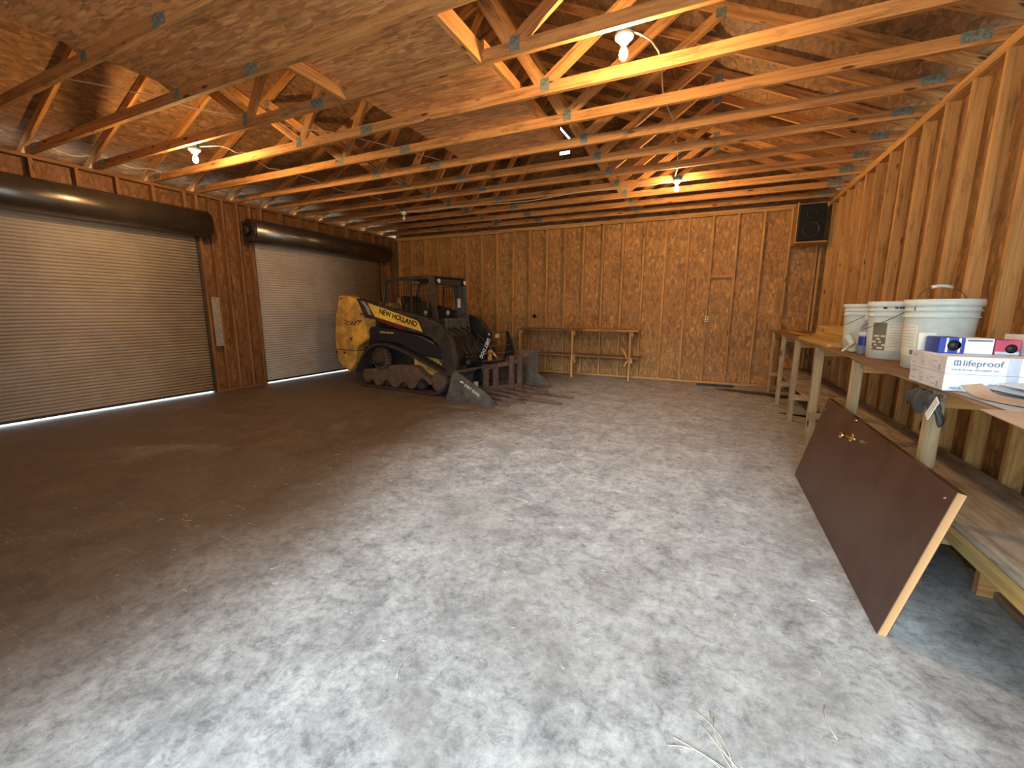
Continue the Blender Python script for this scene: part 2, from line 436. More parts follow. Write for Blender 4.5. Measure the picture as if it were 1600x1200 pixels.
stud_part(wl, OX0, XL, D1[0], D1[1], DH, DH+ST, name='door_header'); stud_part(wl, OX0, XL, D2[0], D2[1], DH, DH+ST, name='door_header')
stud_part(wl, OX0, XL+.001, FRONT_Y, YB-.001, H-ST, H, name='top_plate')
stud_part(wl, OX0, XL, D1[1], D2[0], 0, ST, name='bottom_plate')
stud_part(wl, OX0, XL, D2[1], YB-.001, 0, ST, name='bottom_plate')
stud_part(wl, OX0, XL, FRONT_Y, D1[0], 0, ST, name='bottom_plate')

# front wall with the open doorway the daylight comes through
fw = MB()
for x0, x1, z0, z1 in ((OX0, OPEN_X0, 0, H), (OPEN_X0, OPEN_X1, OPEN_Z, H), (OPEN_X1, OX1, 0, H)):
    fw.box(x0, x1, FRONT_Y-SD, FRONT_Y, z0, z1)
struct(fw.build('wall_front', 'osb'))

# roof: sheathing on both slopes, gables
SL = .46; RZ = H+.089; RIDGE = RZ + SL*(XR+.10-XC) + .10
def zroof(x): return RIDGE - SL*abs(x-XC)
rf = MB()
for s_ in (-1, 1):
    xe = XC + s_*(XR-XC+.42)
    yy = FRONT_Y-.3; j = 0
    while yy < OYB+.3:
        y1 = min(yy+2.438, OYB+.3)
        for k in range(5):
            t0 = k/4.6; t1 = min((k+1)/4.6, 1); xa = XC+(xe-XC)*t0; xb = XC+(xe-XC)*t1
            ru, rv = random.uniform(0, 50), random.uniform(0, 50)
            vs = [(xa,yy,zroof(xa)), (xb,yy,zroof(xb)), (xb,y1,zroof(xb)), (xa,y1,zroof(xa))]
            vs += [(a, b, c+T) for a, b, c in vs]
            rf.add(vs, [(0,1,2,3), (7,6,5,4), (0,4,5,1), (2,6,7,3), (1,5,6,2), (0,3,7,4)],
                   [[(ru+yy,rv), (ru+yy,rv+1), (ru+y1,rv+1), (ru+y1,rv)]]*6)
        yy = y1
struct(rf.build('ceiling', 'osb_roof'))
VX0, VX1, VZ0, VZ1 = -3.09, -2.87, 4.555, 4.62
def gable(yg, vent, name):
    gm = MB()
    def quad(pts): gm.prism(pts, yg, yg+T)
    if vent:
        quad([(OX0, H), (VX0, H), (VX0, zroof(VX0)), (OX0, zroof(OX0))])
        quad([(VX1, H), (OX1, H), (OX1, zroof(OX1)), (VX1, zroof(VX1))])
        quad([(VX0, H), (VX1, H), (VX1, VZ0), (VX0, VZ0)])
        quad([(VX0, VZ1), (VX1, VZ1), (VX1, 4.80), (VX0, 5.05)]); quad([(VX0, 5.10), (VX1, 4.85), (VX1, zroof(VX1)), (XC, zroof(XC)), (VX0, zroof(VX0))])
    else: quad([(OX0, H), (OX1, H), (OX1, zroof(OX1)), (XC, zroof(XC)), (OX0, zroof(OX0))])
    return struct(gm.build(name, 'osb_roof'))
gable(OYB, True, 'trim_2'); gable(FRONT_Y-.05, False, 'trim_3')
for i, s_ in enumerate((-1, 1)):        # fascia and a slotted soffit outside each eave
    xe = XC + s_*(XR-XC+.42); q = MB()
    q.box(min(xe, xe+s_*.02), max(xe, xe+s_*.02), FRONT_Y-.3, OYB+.3, zroof(xe)-.17, zroof(xe)+.01)
    xo = OX0 if s_ < 0 else OX1
    a, b_ = sorted((xe, xe-s_*.13)); q.box(a, b_, FRONT_Y-.3, OYB+.3, zroof(xe)-.17, zroof(xe)-.16)
    struct(q.build('trim_%d' % (4+i), 'soffit'))

# ------------------------------------------------------------------ roof trusses
TY = [4.25+.606*k for k in range(-5, 8)]
hw = XR-XC; J = 1.475
def make_truss(label):
    t = thing('roof_truss', label, 'roof truss')
    cz = H+.0445
    q = MB(); q.board((XL-.08, 0, cz), (-3.352, 0, cz), .089, ST); q.build('bottom_chord', 'truss', t)
    q = MB(); q.board((-3.350, 0, cz), (XR+.08, 0, cz), .089, ST); q.build('bottom_chord', 'truss', t)
    ca = math.cos(math.atan(SL)); off = .0445/ca
    for s_ in (-1, 1):
        a = Vector((XC+s_*.0, 0, zroof(XC)-off-.004)); xe = XC+s_*(hw+.38); b_ = Vector((xe, 0, zroof(xe)-off-.004))
        q = MB(); q.board(a, b_, .089, ST); q.build('top_chord', 'truss', t)
        xm = XC+s_*2.75
        q = MB(); q.board((XC+s_*J, 0, H+.085), (xm, 0, zroof(xm)-off*2), .089, .036); q.build('web', 'truss', t)
        q = MB(); q.board((XC+s_*(J-.04), 0, H+.085), (XC+s_*.03, 0, zroof(XC)-off*2-.03), .089, .036); q.build('web', 'truss', t)
    for x, z, a_, b_ in ((XC-J, H+.07, .075, .10), (XC+J, H+.07, .075, .10), (-3.351, H+.045, .15, .07), (XL+.16, H+.06, .16, .07), (XR-.16, H+.06, .16, .07),
                       (XC-2.75, zroof(XC-2.75)-.10, .09, .08), (XC+2.75, zroof(XC+2.75)-.10, .09, .08), (XC, zroof(XC)-.14, .14, .10)):
        q = MB()
        for sy in (-1, 1): q.box(x-a_/2, x+a_/2, sy*.0205-.001, sy*.0205+.001, z-b_/2, z+b_/2)
        if a_ < .08 or x == -3.351:
            for ix in range(5):
                for iz in range(4):
                    px = x-a_*.4+a_*.8*ix/4; pz = z-b_*.38+b_*.76*iz/3; q.box(px-.004, px+.004, -.0225, -.0215, pz-.007, pz+.007)
        q.build('connector_plate', 'plate', t)
    return t
ordn = ['first', 'second', 'third', 'fourth', 'fifth', 'sixth', 'seventh', 'eighth']
def tlabel(k):
    if k == -2: return 'wooden roof truss carrying the two nearest lit bulbs on its lower chord'
    if k < -2: return 'wooden roof truss, %s on the camera side of the two nearest lit bulbs' % ordn[-3-k]
    if k == 4: return 'wooden roof truss carrying the far lit bulb and the unlit bulb'
    if k < 4: return 'wooden roof truss, %s beyond the two nearest lit bulbs' % ordn[k+1]
    return 'wooden roof truss, %s behind the unlit bulb, towards the back wall' % ordn[k-5]
for i, ty in enumerate(TY):
    k = i-5
    t = make_truss(tlabel(k))          # every truss gets lumber of its own
    t.location = (0, ty, 0); t['group'] = 'roof trusses'

# loft boards laid on the lower chords, with their edge blocking
loftz = H+.089
def sheet(name, x0, x1, y0, y1, label, z=loftz):
    q = MB(); ru, rv = random.uniform(0, 50), random.uniform(0, 50)
    vs = [(x0,y0,z), (x1,y0,z), (x1,y1,z), (x0,y1,z)]; vs += [(a, b, c+T) for a, b, c in vs]
    q.add(vs, [(3,2,1,0), (4,5,6,7), (0,1,5,4), (2,3,7,6), (1,2,6,5), (3,0,4,7)], [[(ru+a, rv+b) for a, b in ((x0,y1), (x1,y1), (x1,y0), (x0,y0))]]*6)
    return tag(q.build(name, 'osb_loft'), label, 'chipboard sheet', 'loft sheets')
sheet('loft_sheet', -2.985, -1.70, 2.46, 4.93, 'long flaky chipboard loft sheet in mid ceiling, beyond the orange blocks')
sheet('loft_sheet', -4.33, -3.11, .9, 2.455, 'flaky chipboard loft sheet nearest the left roll-up doors')
sheet('loft_sheet', -3.10, -1.70, .9, 2.455, 'flaky chipboard loft sheet at the top edge of the picture')
def blk(x0, x1, y0, y1, z0, z1, label, mat='block'):
    q = MB(); q.box(x0, x1, y0, y1, z0, z1); tag(q.build('edge_block', mat), label, 'wood block', 'loft edge blocks')
blk(-1.696, -1.658, 2.465, 3.018, H, H+.13, 'bright orange block across the right edge of the loft sheet nearest the camera')
blk(-3.03, -2.992, 2.462, 3.018, H, H+.088, 'bright orange block across the left edge of the long loft sheet')
blk(-1.699, -1.661, 3.06, 4.93, H+.0905, H+.179, 'pine rail standing along the right edge of the long loft sheet', 'truss')

# ------------------------------------------------------------------ roll-up doors
def rollup(n, y0, y1, ztop):
    d = bpy.data.objects.new('door_%d' % n, None); COL.objects.link(d); d.location = (XL, (y0+y1)/2, 0); struct(d)
    P = 0.0440; zb = .050; prof = []
    z = zb; x = -.062
    prof.append((x, z))
    while z < ztop:
        for dx, dz in ((-.006, .002), (.006, .006), (.012, .015), (.012, .028), (.006, .037), (-.006, .041)):
            prof.append((x+dx, z+dz))
        z += P
    L = (y1-y0)/2; vs = []; fs = []; uvs = []
    N = len(prof)
    for yy in (-L, L): vs += [(a, yy, b) for a, b in prof]
    for i in range(N-1):
        fs.append((i, i+N, i+N+1, i+1)); uvs.append([(0, prof[i][1]), (2*L, prof[i][1]), (2*L, prof[i+1][1]), (0, prof[i+1][1])])
    q = MB(); q.add(vs, fs, uvs); q.sm = [True]*len(q.f)
    o = q.build('door_curtain', 'curtain', d)
    so = o.modifiers.new('thickness', 'SOLIDIFY'); so.thickness = .002
    q = MB(); q.box(-.085, -.045, -L+.03, L-.03, .030 if n == 1 else .026, .062); q.build('bottom_bar', 'rail', d)
    for s_ in (-1, 1):
        q = MB(); q.box(-.088, -.030, s_*L-.03, s_*L+.03, 0, ztop+.02); q.build('guide_rail', 'rail', d)
    # hooded roll
    ya, yb = -L-.12 if n == 2 else -L-.1, L+.06
    hood = [(0, .385), (.10, .39), (.14, .385)]+[(.14+.17*math.sin(math.radians(a)), .19+.195*math.cos(math.radians(a))) for a in range(12, 169, 12)]+[(.14, -.005), (.06, 0), (0, .03)]
    q = MB(); q.prism([(a, b+ztop-.06) for a, b in hood], ya, yb)
    q.sm = [len(f) == 4 for f in q.f]; hd = q.build('roll_hood', 'galv', d)
    q = MB(); q.lathe([(.15, ya-.012), (.15, ya-.001)], (.15, 0, ztop+.125), 28, (0, 1, 0)); q.build('end_disc', 'blacksteel', d)
    q = MB(); q.lathe([(.035, ya-.06), (.035, ya-.01)], (.15, 0, ztop+.125), 16, (0, 1, 0)); q.build('axle', 'black', d)
    q = MB(); q.box(0.001, .26, ya-.05, ya-.018, ztop-.05, ztop+.03); q.box(0.001, .03, ya-.055, ya-.015, ztop-.12, ztop+.28); q.build('bracket', 'blacksteel', d)
    q = MB(); q.box(0.001, .24, yb+.005, yb+.02, ztop-.02, ztop+.02); q.box(0.001, .03, yb-.0, yb+.04, ztop-.12, ztop+.22); q.build('bracket', 'blacksteel', d)
    if n == 2:
        q = MB(); q.lathe([(.07, ya-.10), (.075, ya-.09), (.075, ya-.075), (.07, ya-.065)], (.13, 0, ztop+.125), 20, (0, 1, 0)); q.build('chain_wheel', 'blacksteel', d)
    return d
rollup(1, D1[0], D1[1], 2.55); rollup(2, D2[0], D2[1], 2.58)

# ================================================================== LIGHT FIXTURES
def fixture(x, y, lit, label):
    t = thing('bulb_holder', label, 'light bulb', (x, y, H), 0, 'ceiling bulbs')
    q = MB(); q.lathe([(.052, .0), (.052, .045)], n=8, smooth=False); q.build('junction_box', 'teal', t)
    q = MB(); q.lathe([(.030, -.048), (.036, -.036), (.058, -.020), (.062, -.008), (.060, .001)]); q.build('porcelain_base', 'porcelain', t)
    q = MB(); q.lathe([(.013, -.066), (.014, -.048)], n=16); q.build('screw_cap', 'porcelain' if lit else 'chrome', t)
    q = MB(); q.lathe([(.002, -.150), (.014, -.147), (.024, -.135), (.0285, -.118), (.026, -.100), (.018, -.082), (.013, -.066)], n=20)
    q.build('bulb_glass', 'bulb' if lit else 'white', t)
fixture(-.65, 3.125, True, 'lit bare bulb in a white porcelain holder at the top right, nearest the camera')
fixture(-5.42, 3.125, True, 'lit bare bulb in a porcelain holder above the left roll-up doors')
fixture(-.555, 6.60, True, 'lit bare bulb in a porcelain holder near the back wall on the right')
fixture(-5.30, 6.60, False, 'small unlit white bulb under a blue box near the far roll-up door')

def cable(label, pts, r=.006, n=6, rnd=.0, name='electric_cable'):
    q = MB(); q.tube(smooth_path(pts, n), r, 6); tag(q.build(name, 'cable'), label, 'cable', 'ceiling cables')
zc = H+.10
cable('pale electric cable over the trusses from the nearest right bulb to the far bulb',
      [(-.62, 3.15, H+.03), (-.56, 3.20, H+.02), (-.52, 3.36, H+.06), (-.51, 3.55, zc+.01), (-.49, 3.66, zc), (-.5, 3.95, zc-.02), (-.52, 4.25, zc), (-.50, 4.55, zc-.02), (-.48, 4.86, zc), (-.5, 5.15, zc-.02), (-.5, 5.46, zc), (-.5, 5.78, zc-.02), (-.52, 6.07, zc), (-.54, 6.3, H+.06), (-.58, 6.55, H+.04)])
cable('pale electric cable drooping from the far right lit bulb to the unlit bulb',
      [(-.62, 6.58, H+.02), (-.85, 6.56, H-.03), (-1.25, 6.58, H-.035), (-1.75, 6.6, H-.012), (-2.2, 6.6, H-.02), (-2.8, 6.61, H-.05), (-3.3, 6.6, H-.04), (-4.2, 6.6, H-.02), (-4.9, 6.6, H-.03), (-5.23, 6.6, H+.01)])
cable('pale electric cable from the left lit bulb towards the unlit bulb',
      [(-5.37, 3.15, H+.02), (-5.2, 3.3, H+.05), (-5.25, 3.5, H+.05), (-5.3, 3.65, zc), (-5.42, 4.0, zc-.05), (-5.5, 4.25, zc), (-5.45, 4.86, zc), (-5.4, 5.2, zc-.05), (-5.4, 5.46, zc), (-5.35, 6.07, zc), (-5.33, 6.5, H+.03)])
cable('thin pale cable stretched across the web members on the left side of the ceiling',
      [(-5.36, 1.83, H+.14), (-5.08, 1.98, H+.13), (-4.83, 2.40, H+.14), (-4.6, 2.75, H+.11), (-4.33, 3.12, H+.13), (-4.1, 3.45, H+.11), (-3.88, 3.73, H+.13), (-3.57, 4.30, H+.12), (-3.3, 4.9, H+.12)], .004)
ep = []
for i in range(-3, 8):
    ty = 4.25+.606*i; ep += [(XL+.13, ty, H+.150), (XL+.15, ty+.303, H+.075+.02*math.sin(i*2.3))]
cable('pale cable looping from truss to truss along the top of the left wall', ep, .006)

# ================================================================== WALL THINGS
def outlet(x, z, y=YB, label='', name='switch_box'):
    t = thing(name, label, 'electrical box', (x, y-.002, z))
    q = MB(); q.box(-.028, .028, -.018, .02, -.055, .055); q.build('box', 'paillabel', t, .004)
    for dz in (-.026, .026):
        q = MB(); q.box(-.016, .016, -.021, -.0185, dz-.015, dz+.015); q.build('socket', 'print', t)
outlet(-.052, 1.225, label='small white outlet box on a stud of the back wall, right of centre')
q = MB(); q.lathe([(.045, 0), (.045, .03)], (0,0,0), 8, (0,-1,0), smooth=False); tag(q.build('junction_box', 'black', None, 0, (-3.60, OYB-.001, 1.246)), 'small dark junction box on the back wall above the bench', 'electrical box')
q = MB(); q.box(0, .006, -.062, .062, -.40, .40); tag(q.build('pale_board', 'paintedstrip', None, .002, (XL+.001, 4.305, 1.17)), 'pale painted strip of board standing upright on the wall between the roll-up doors', 'board')
# speaker high in the corner
t = thing('loudspeaker', 'large black loudspeaker cabinet up in the back right corner', 'loudspeaker', (1.375, 8.66, 2.49))
q = MB(); q.box(-.185, .185, -.17, .19, .018, .59); q.build('cabinet', 'black', t, .008)
q = MB(); q.box(-.172, .172, -.178, -.170, .03, .575); q.build('grille', 'screen', t)
q = MB(); q.lathe([(.118, 0), (.124, .006), (.112, .010), (.104, .004)], (0, -.178, .19), 32, (0,-1,0), False); q.build('woofer_ring', simple('dull_ring', (.03,.03,.032), .35), t)
q = MB(); q.lathe([(.075, 0), (.08, .006), (.07, .010), (.064, .004)], (0, -.178, .43), 32, (0,-1,0), False); q.build('tweeter_ring', simple('dull_ring', (.02,.02,.022), .4), t)
q = MB(); q.box(1.165, 1.60, 8.42, OYB-.001, 2.47, 2.49); q.box(1.165, 1.183, 8.50, OYB-.001, 2.4905, 3.12)
tag(q.build('speaker_shelf', 'stud'), 'brown wooden shelf and side board holding the black loudspeaker', 'shelf')

# ------------------------------------------------------------------ bench along the back wall
t = thing('workbench', 'low brown workbench standing against the back wall', 'workbench', (-2.5, 8.63, 0))
def bp(name, mat, *a, parent=t, bev=.002):
    q = MB(); q.box(*a); return q.build(name, mat, parent, bev)
bp('bench_top', 'benchtop', -1.28, .165, -.23, .235, .965, .99)
bp('bench_top', 'stud', .168, 1.28, -.23, .235, .972, 1.0)
for x in (-1.235, -.045, 1.125): bp('leg', 'stud', x-.019, x+.019, -.215, -.126, 0, .962)
for x in (-1.235, -.045, 1.125): bp('cross_support', 'stud', x+.021, x+.058, -.20, .23, .875, .962)
for x in (-1.235, -.045, 1.125): bp('cross_support', 'stud', x+.021, x+.058, -.20, .23, .35, .437)
bp('lower_shelf', 'benchtop', -1.05, 1.3, -.20, .235, .438, .462)
for a, b_ in (((.99, -.16, .62), (1.10, -.16, .40)), ((1.02, -.16, .28), (1.11, -.16, .43)), ((.02, -.17, .30), (-.02, -.17, .42))):
    q = MB(); q.board(a, b_, .05, .03, (0,1,0)); q.build('brace', 'stud', t)
q = MB(); q.box(-.06, .03, -.16, -.10, .462, .463+.005); q.build('scrap_of_tape', 'cream', t)

# ------------------------------------------------------------------ long workbench on the right
t = thing('workbench', 'long pine workbench with a lower shelf along the right wall', 'workbench', (1.3, 4.8, 0))
def rb(name, mat, x0, x1, y0, y1, z0, z1, bev=.002):
    q = MB(); q.box(x0-1.3, x1-1.3, y0-4.8, y1-4.8, z0, z1); return q.build(name, mat, t, bev)
TOPZ = 1.04
legs = [(.985, 8.35, .038, .089), (.985, 7.28, .056, .056), (.985, 6.20, .06, .06), (1.0, 5.16, .073, .073), (.99, 3.87, .06, .06), (.975, 2.61, .054, .054), (.975, 1.28, .06, .06)]
for x, y, wx, wy in legs:
    rb('leg', 'bench', x, x+wx, y-wy/2, y+wy/2, 0, TOPZ-.014)
    rb('cross_support', 'block', x+wx+.001, XR-.002, y-.019, y+.019, TOPZ-.103, TOPZ-.014)
    rb('cross_support', 'bench', x+.001, XR-.002, y-wy/2-.040, y-wy/2-.002, .285, .352)
for y0, y1, x0 in ((1.20, 3.72, .955), (3.722, 5.66, 1.0), (5.662, 8.84, .99)):
    rb('bench_top', 'benchtop', x0, XR-.003, y0, y1, TOPZ-.0125, TOPZ)
rb('shelf_plank', 'yellowpine', 1.085, 1.122, 1.22, 3.30, .325, .374)
for x0, x1 in ((1.123, 1.36), (1.364, XR-.004)):
    rb('shelf_plank', 'shelf', x0, x1, 1.22, 4.10, .354, .380); rb('shelf_plank', 'shelf', x0-.02 if x0 < 1.2 else x0, x1, 4.104, 8.80, .354, .378)
bl = MB(); bl.box(1.10, 1.14, 2.80, 2.92, .20, .30)
q = MB(); q.box(1.36, 1.45, 1.3, 3.35, 0, .038); tag(q.build('floor_board', 'benchtop'), 'brown board lying on the floor under the near end of the right workbench', 'board')
q = MB(); q.box(1.30, 1.60, 2.66, 2.70, .0, .285); tag(q.build('divider_board', 'block', None), 'orange offcut of board standing under the lower shelf at the right', 'board')
# loose lumber on the far part of the bench
for j, (a, b_, w_, t_, lab) in enumerate((
    ((1.07, 6.15, TOPZ+.0205), (1.10, 4.86, TOPZ+.0205), .14, .038, 'yellow pine plank lying along the front edge of the right workbench, behind the pails'),
    ((1.42, 7.0, TOPZ+.0205), (1.42, 4.95, TOPZ+.0205), .24, .038, 'yellow pine plank lowest in the small stack by the wall on the workbench'),
    ((1.42, 6.9, TOPZ+.0595), (1.42, 5.0, TOPZ+.0595), .22, .038, 'second plank from the bottom of the small yellow stack by the wall'),
    ((1.42, 6.85, TOPZ+.0985), (1.42, 5.05, TOPZ+.0985), .21, .038, 'third plank from the bottom of the small yellow stack by the wall'),
    ((1.42, 6.8, TOPZ+.1375), (1.42, 5.1, TOPZ+.1375), .20, .038, 'topmost yellow plank of the small stack by the wall'))):
    q = MB(); d = Vector(b_)-Vector(a); q.board(a, b_, t_, w_); tag(q.build('pine_plank', 'yellowpine', None, .002), lab, 'plank', 'planks on the workbench')
for j, (a, b_, lab) in enumerate((((1.10, 8.6, TOPZ+.008), (1.17, 6.4, TOPZ+.03), 'thin brown wood strip on the far end of the right workbench, nearer the room'),
                               ((1.25, 8.5, TOPZ+.008), (1.22, 7.1, TOPZ+.008), 'thin brown wood strip on the far end of the right workbench, nearer the wall'))):
    q = MB(); q.board(a, b_, .014, .05); tag(q.build('wood_strip', 'stud'), lab, 'wood strip', 'strips on the workbench')

# ------------------------------------------------------------------ pails
def pail(x, y, rz, label, kind, bail_up, brot=0):
    t = thing('plastic_pail', label, 'pail', (x, y, TOPZ+.001), rz, 'white plastic pails')
    s = 1.06
    prof = [(.128, .0), (.133, .004), (.140, .13), (.147, .285), (.1475, .286), (.157, .288), (.157, .294), (.149, .296), (.1505, .322), (.160, .324), (.160, .330), (.1515, .332), (.1525, .348), (.163, .350), (.165, .372), (.158, .378), (.150, .376), (.146, .34), (.133, .02)]
    q = MB(); q.lathe([(r*s, h*s) for r, h in prof], n=48, cap=False); q.lathe([(.001, .012), (.134*s, .012)], n=48, cap=False); q.build('pail_body', 'pail', t)
    if kind != 'far':
        q = MB(); q.lathe([(.156*s, .372*s), (.163*s, .3795*s), (.160*s, .386*s), (.148*s, .386*s), (.146*s, .378*s), (.002, .378*s)], n=48, cap=False); q.build('lid', 'pail', t)
    def wrap(a0, a1, z0, z1, mat, name, dr=.0012):
        vs = []; fs = []; n = 10
        for i in range(n+1):
            a = math.radians(a0+(a1-a0)*i/n)
            for z in (z0, z1):
                r = (.133+(.147-.133)*z/.285)*s+dr; vs.append((r*math.cos(a), r*math.sin(a), z*s))
        for i in range(n): fs.append((2*i, 2*i+2, 2*i+3, 2*i+1))
        qq = MB(); qq.add(vs, fs, None, True); return qq.build(name, mat, t)
    if kind == 'near':
        wrap(-262, -212, .075, .25, 'paillabel', 'label_panel')
        for k in range(7): wrap(-255, -219, .232-k*.018, .2345-k*.018, 'printl', 'print_line', .002)
        wrap(-226, -216, .083, .108, 'print', 'print_mark', .002)
    if kind == 'middle':
        wrap(-122, -60, .06, .245, 'paillabel', 'label_panel'); wrap(-156, -122.5, .06, .245, 'olive', 'label_panel')
        for k in range(9): wrap(-116, -70, .232-k*.018, .2345-k*.018, 'printl', 'print_line', .002)
        [wrap(a_, b_, .338, .350, 'black', 'date_print', .0105) for a_, b_ in ((-134, -126), (-112, -106), (-104, -95))]
        for k in range(9):
            a = -158+k*3.5; z0 = .07+.02*((k*7) % 5); wrap(a, a+6+(k % 3)*4, z0, z0+.012, 'cream', 'paint_splash', .003)
    if kind == 'far':
        for k, (a, b2, z0, z1) in enumerate([(-150, -128, .02, .045), (-145, -118, .045, .075), (-138, -112, .07, .10), (-128, -104, .095, .125), (-118, -98, .12, .14), (-152, -112, .003, .02)]):
            wrap(a, b2, z0, z1, 'cream', 'paint_splash', .003)
        wrap(-165, -135, .30, .315, 'white', 'paint_splash', .012)
    pts = []
    for k in range(17):
        a = math.pi*k/16
        yv = .163*s*math.cos(a)
        if bail_up: z = .325*s + (.145)*math.sin(a)**.75; xv = -.02*math.sin(a)
        else: z = .325*s - .13*math.sin(a); xv = -(.168*s*math.sin(a))
        cb, sb = math.cos(brot), math.sin(brot); pts.append((xv*cb-yv*sb, xv*sb+yv*cb, z))
    q = MB(); q.tube(pts, .0022, 6); q.build('bail_wire', 'rail', t)
    if bail_up:
        q = MB(); q.tube([pts[6], pts[7], pts[8], pts[9], pts[10]], .009, 10); q.build('bail_grip', 'white', t)
    return t
pail(1.235, 3.34, math.radians(70), 'large white pail with its wire handle raised, right of the other two pails', 'near', True, math.radians(-130))
pail(1.225, 3.96, 0, 'middle white pail with a cream and olive label', 'middle', False)
pail(1.235, 4.63, 0, 'farthest white pail with cream paint smears near its base', 'far', False)
t = thing('spray_bottle', 'slim blue and white bottle standing between the two farther pails', 'bottle', (1.135, 4.24, TOPZ+.001))
q = MB(); q.lathe([(.03, 0), (.036, .005), (.037, .17), (.034, .21), (.018, .245), (.014, .27)], n=24); q.build('bottle_body', simple('bluish_bottle', (.30,.34,.42), .25), t)
q = MB(); q.lathe([(.0378, .07), (.0378, .14)], n=24, cap=False); q.build('label_band', 'blue', t)
q = MB(); q.lathe([(.0378, .15), (.0375, .18)], n=24, cap=False); q.build('label_band', 'cardw', t)
q = MB(); q.lathe([(.016, .27), (.017, .30), (.012, .325)], n=16); q.build('cap', 'white', t)
# crumpled work glove lying against the far pail
t = thing('work_glove', 'crumpled cream work glove draped in front of the farthest pail', 'glove', (1.055, 4.36, TOPZ+.001))
q = MB(); q.tube(smooth_path([(.045, .0, .01), (.04, .0, .06), (.02, .0, .11), (-.005, 0, .15)], 4), .026, 10); q.build('palm', 'cream', t)
for k in range(5):
    a = -.9+.36*k; q = MB(); q.tube(smooth_path([(.04, -.01, .05), (.02+.03*math.sin(a), -.04, .04+.01*k), (.0+.05*math.sin(a), -.055-.004*k, .012+.018*k)], 4), .008, 8); q.build('finger', 'cream', t)

# ------------------------------------------------------------------ cartons
def carton(y, z, label, tilt=0):
    t = thing('tile_carton', label, 'carton', (.945, y, z), tilt, 'flat white cartons')
    q = MB(); q.box(0, .64, 0, .345, 0, .0745); q.build('carton_body', 'cardw', t, .002)
    q = MB(); q.box(-.0012, 0, .003, .342, .002, .073); q.build('end_panel', 'cardwe', t)
    q = MB(); q.box(.190, .228, -.0012, 0, .001, .074); q.build('grey_band', 'cardgrey', t)
    fx_ = lambda yy, zz: frame((-.0025, yy, zz), (0,-1,0), (0,0,1))
    q = MB()
    for yy, zz, w_ in ((.30, .055, .05), (.30, .02, .05), (.21, .052, .02), (.21, .030, .03), (.21, .018, .02), (.14, .035, .01), (.10, .045, .05), (.09, .018, .022)):
        q.box(-.0022, -.0013, yy-w_/2, yy+w_/2, zz-.0025, zz+.0025)
    q.box(-.0022, -.0013, .042, .062, .008, .034); q.build('end_print', 'printl', t)
    return t
t = carton(2.425, TOPZ+.001, 'white flat carton, lower one of the pair at the near end of the workbench', 0)
lettering('small_print', 'vinyl tile  lifeproof', .012, 'printl', t, frame((.02, -.002, .012), (1,0,0), (0,0,1)))
lettering('small_print', 'vinyl tile flooring', .014, 'printl', t, frame((.14, -.002, .032), (1,0,0), (0,0,1)))
t = carton(2.425, TOPZ+.0765, 'white flat carton marked lifeproof, upper one of the pair on the workbench', math.radians(.6))
lettering('lettering', 'lifeproof', .036, 'print', t, frame((.050, -.002, .036), (1,0,0), (0,0,1)), 0, width=.125)
lettering('small_print', 'vinyl tile flooring  click-together easy', .0115, 'printl', t, frame((.016, -.002, .016), (1,0,0), (0,0,1)), width=.15)
q = MB(); 
for a in ((0, .022, 0, .004), (0, .022, .018, .022), (0, .004, 0, .022), (.018, .022, 0, .022), (.009, .013, .004, .018)): q.box(.022+a[0], .022+a[1], -.002, -.001, .037+a[2], .037+a[3])
q.build('square_logo', simple('grey_blue_logo', (.12,.20,.26), .5), t)
ZT = TOPZ+.152
def pkg(x0, x1, y0, y1, h, mat, label, extra=None, name='small_carton'):
    t = thing(name, label, 'carton', ((x0+x1)/2, (y0+y1)/2, ZT), 0, 'small cartons on the flat cartons'); a, b_ = (x1-x0)/2, (y1-y0)/2
    q = MB(); q.box(-a, a, -b_, b_, 0, h); q.build('carton_body', mat, t, .003)
    if extra: extra(t, a, b_, h)
    return t
def ex_blue(t, a, b_, h):
    for x0, x1 in ((-a+.022, -a+.030), (a-.02, a-.012)):
        q = MB(); q.box(x0, x1, -b_-.001, -b_, .004, h-.002); q.build('white_stripe', 'white', t)
    q = MB(); q.lathe([(.024, 0), (.024, .001)], (.008, -b_, h*.5), 24, (0,-1,0)); q.build('dark_print', 'black', t)
def ex_white(t, a, b_, h):
    q = MB(); q.box(-a+.006, a-.006, -b_-.001, -b_, h-.014, h-.006); q.build('dark_print', 'print', t)
def ex_pink(t, a, b_, h):
    q = MB(); q.lathe([(.020, 0), (.020, .001)], (.012, -b_, h*.42), 24, (0,-1,0)); q.build('dark_print', 'black', t)
    q = MB(); q.box(-a+.002, a-.002, -b_-.001, -b_, .001, .014); q.build('pale_band', 'cardgrey', t)
def ex_w2(t, a, b_, h):
    q = MB(); q.box(-a+.012, a-.03, -b_-.001, -b_, h-.03, h-.014); q.build('dark_print', 'print', t)
pkg(.975, 1.060, 2.60, 2.74, .072, 'blue', 'small blue carton on the upper white carton, nearest the pails', ex_blue)
pkg(1.063, 1.158, 2.60, 2.74, .070, 'cardw', 'small white carton between the blue and the pink ones', ex_white)
pkg(1.162, 1.243, 2.60, 2.72, .066, 'pink', 'small pink carton with a dark round print', ex_pink)
pkg(1.248, 1.42, 2.56, 2.74, .088, 'cardw', 'small white carton at the right edge of the picture, right of the pink one', ex_w2)
q = MB(); q.box(-.034, .034, -.004, .004, 0, .085); o = q.build('cream_card', 'cream', None, 0, (.985, 2.755, ZT)); o.rotation_euler = (-.12, 0, .1); tag(o, 'cream card standing behind the small blue carton', 'card')
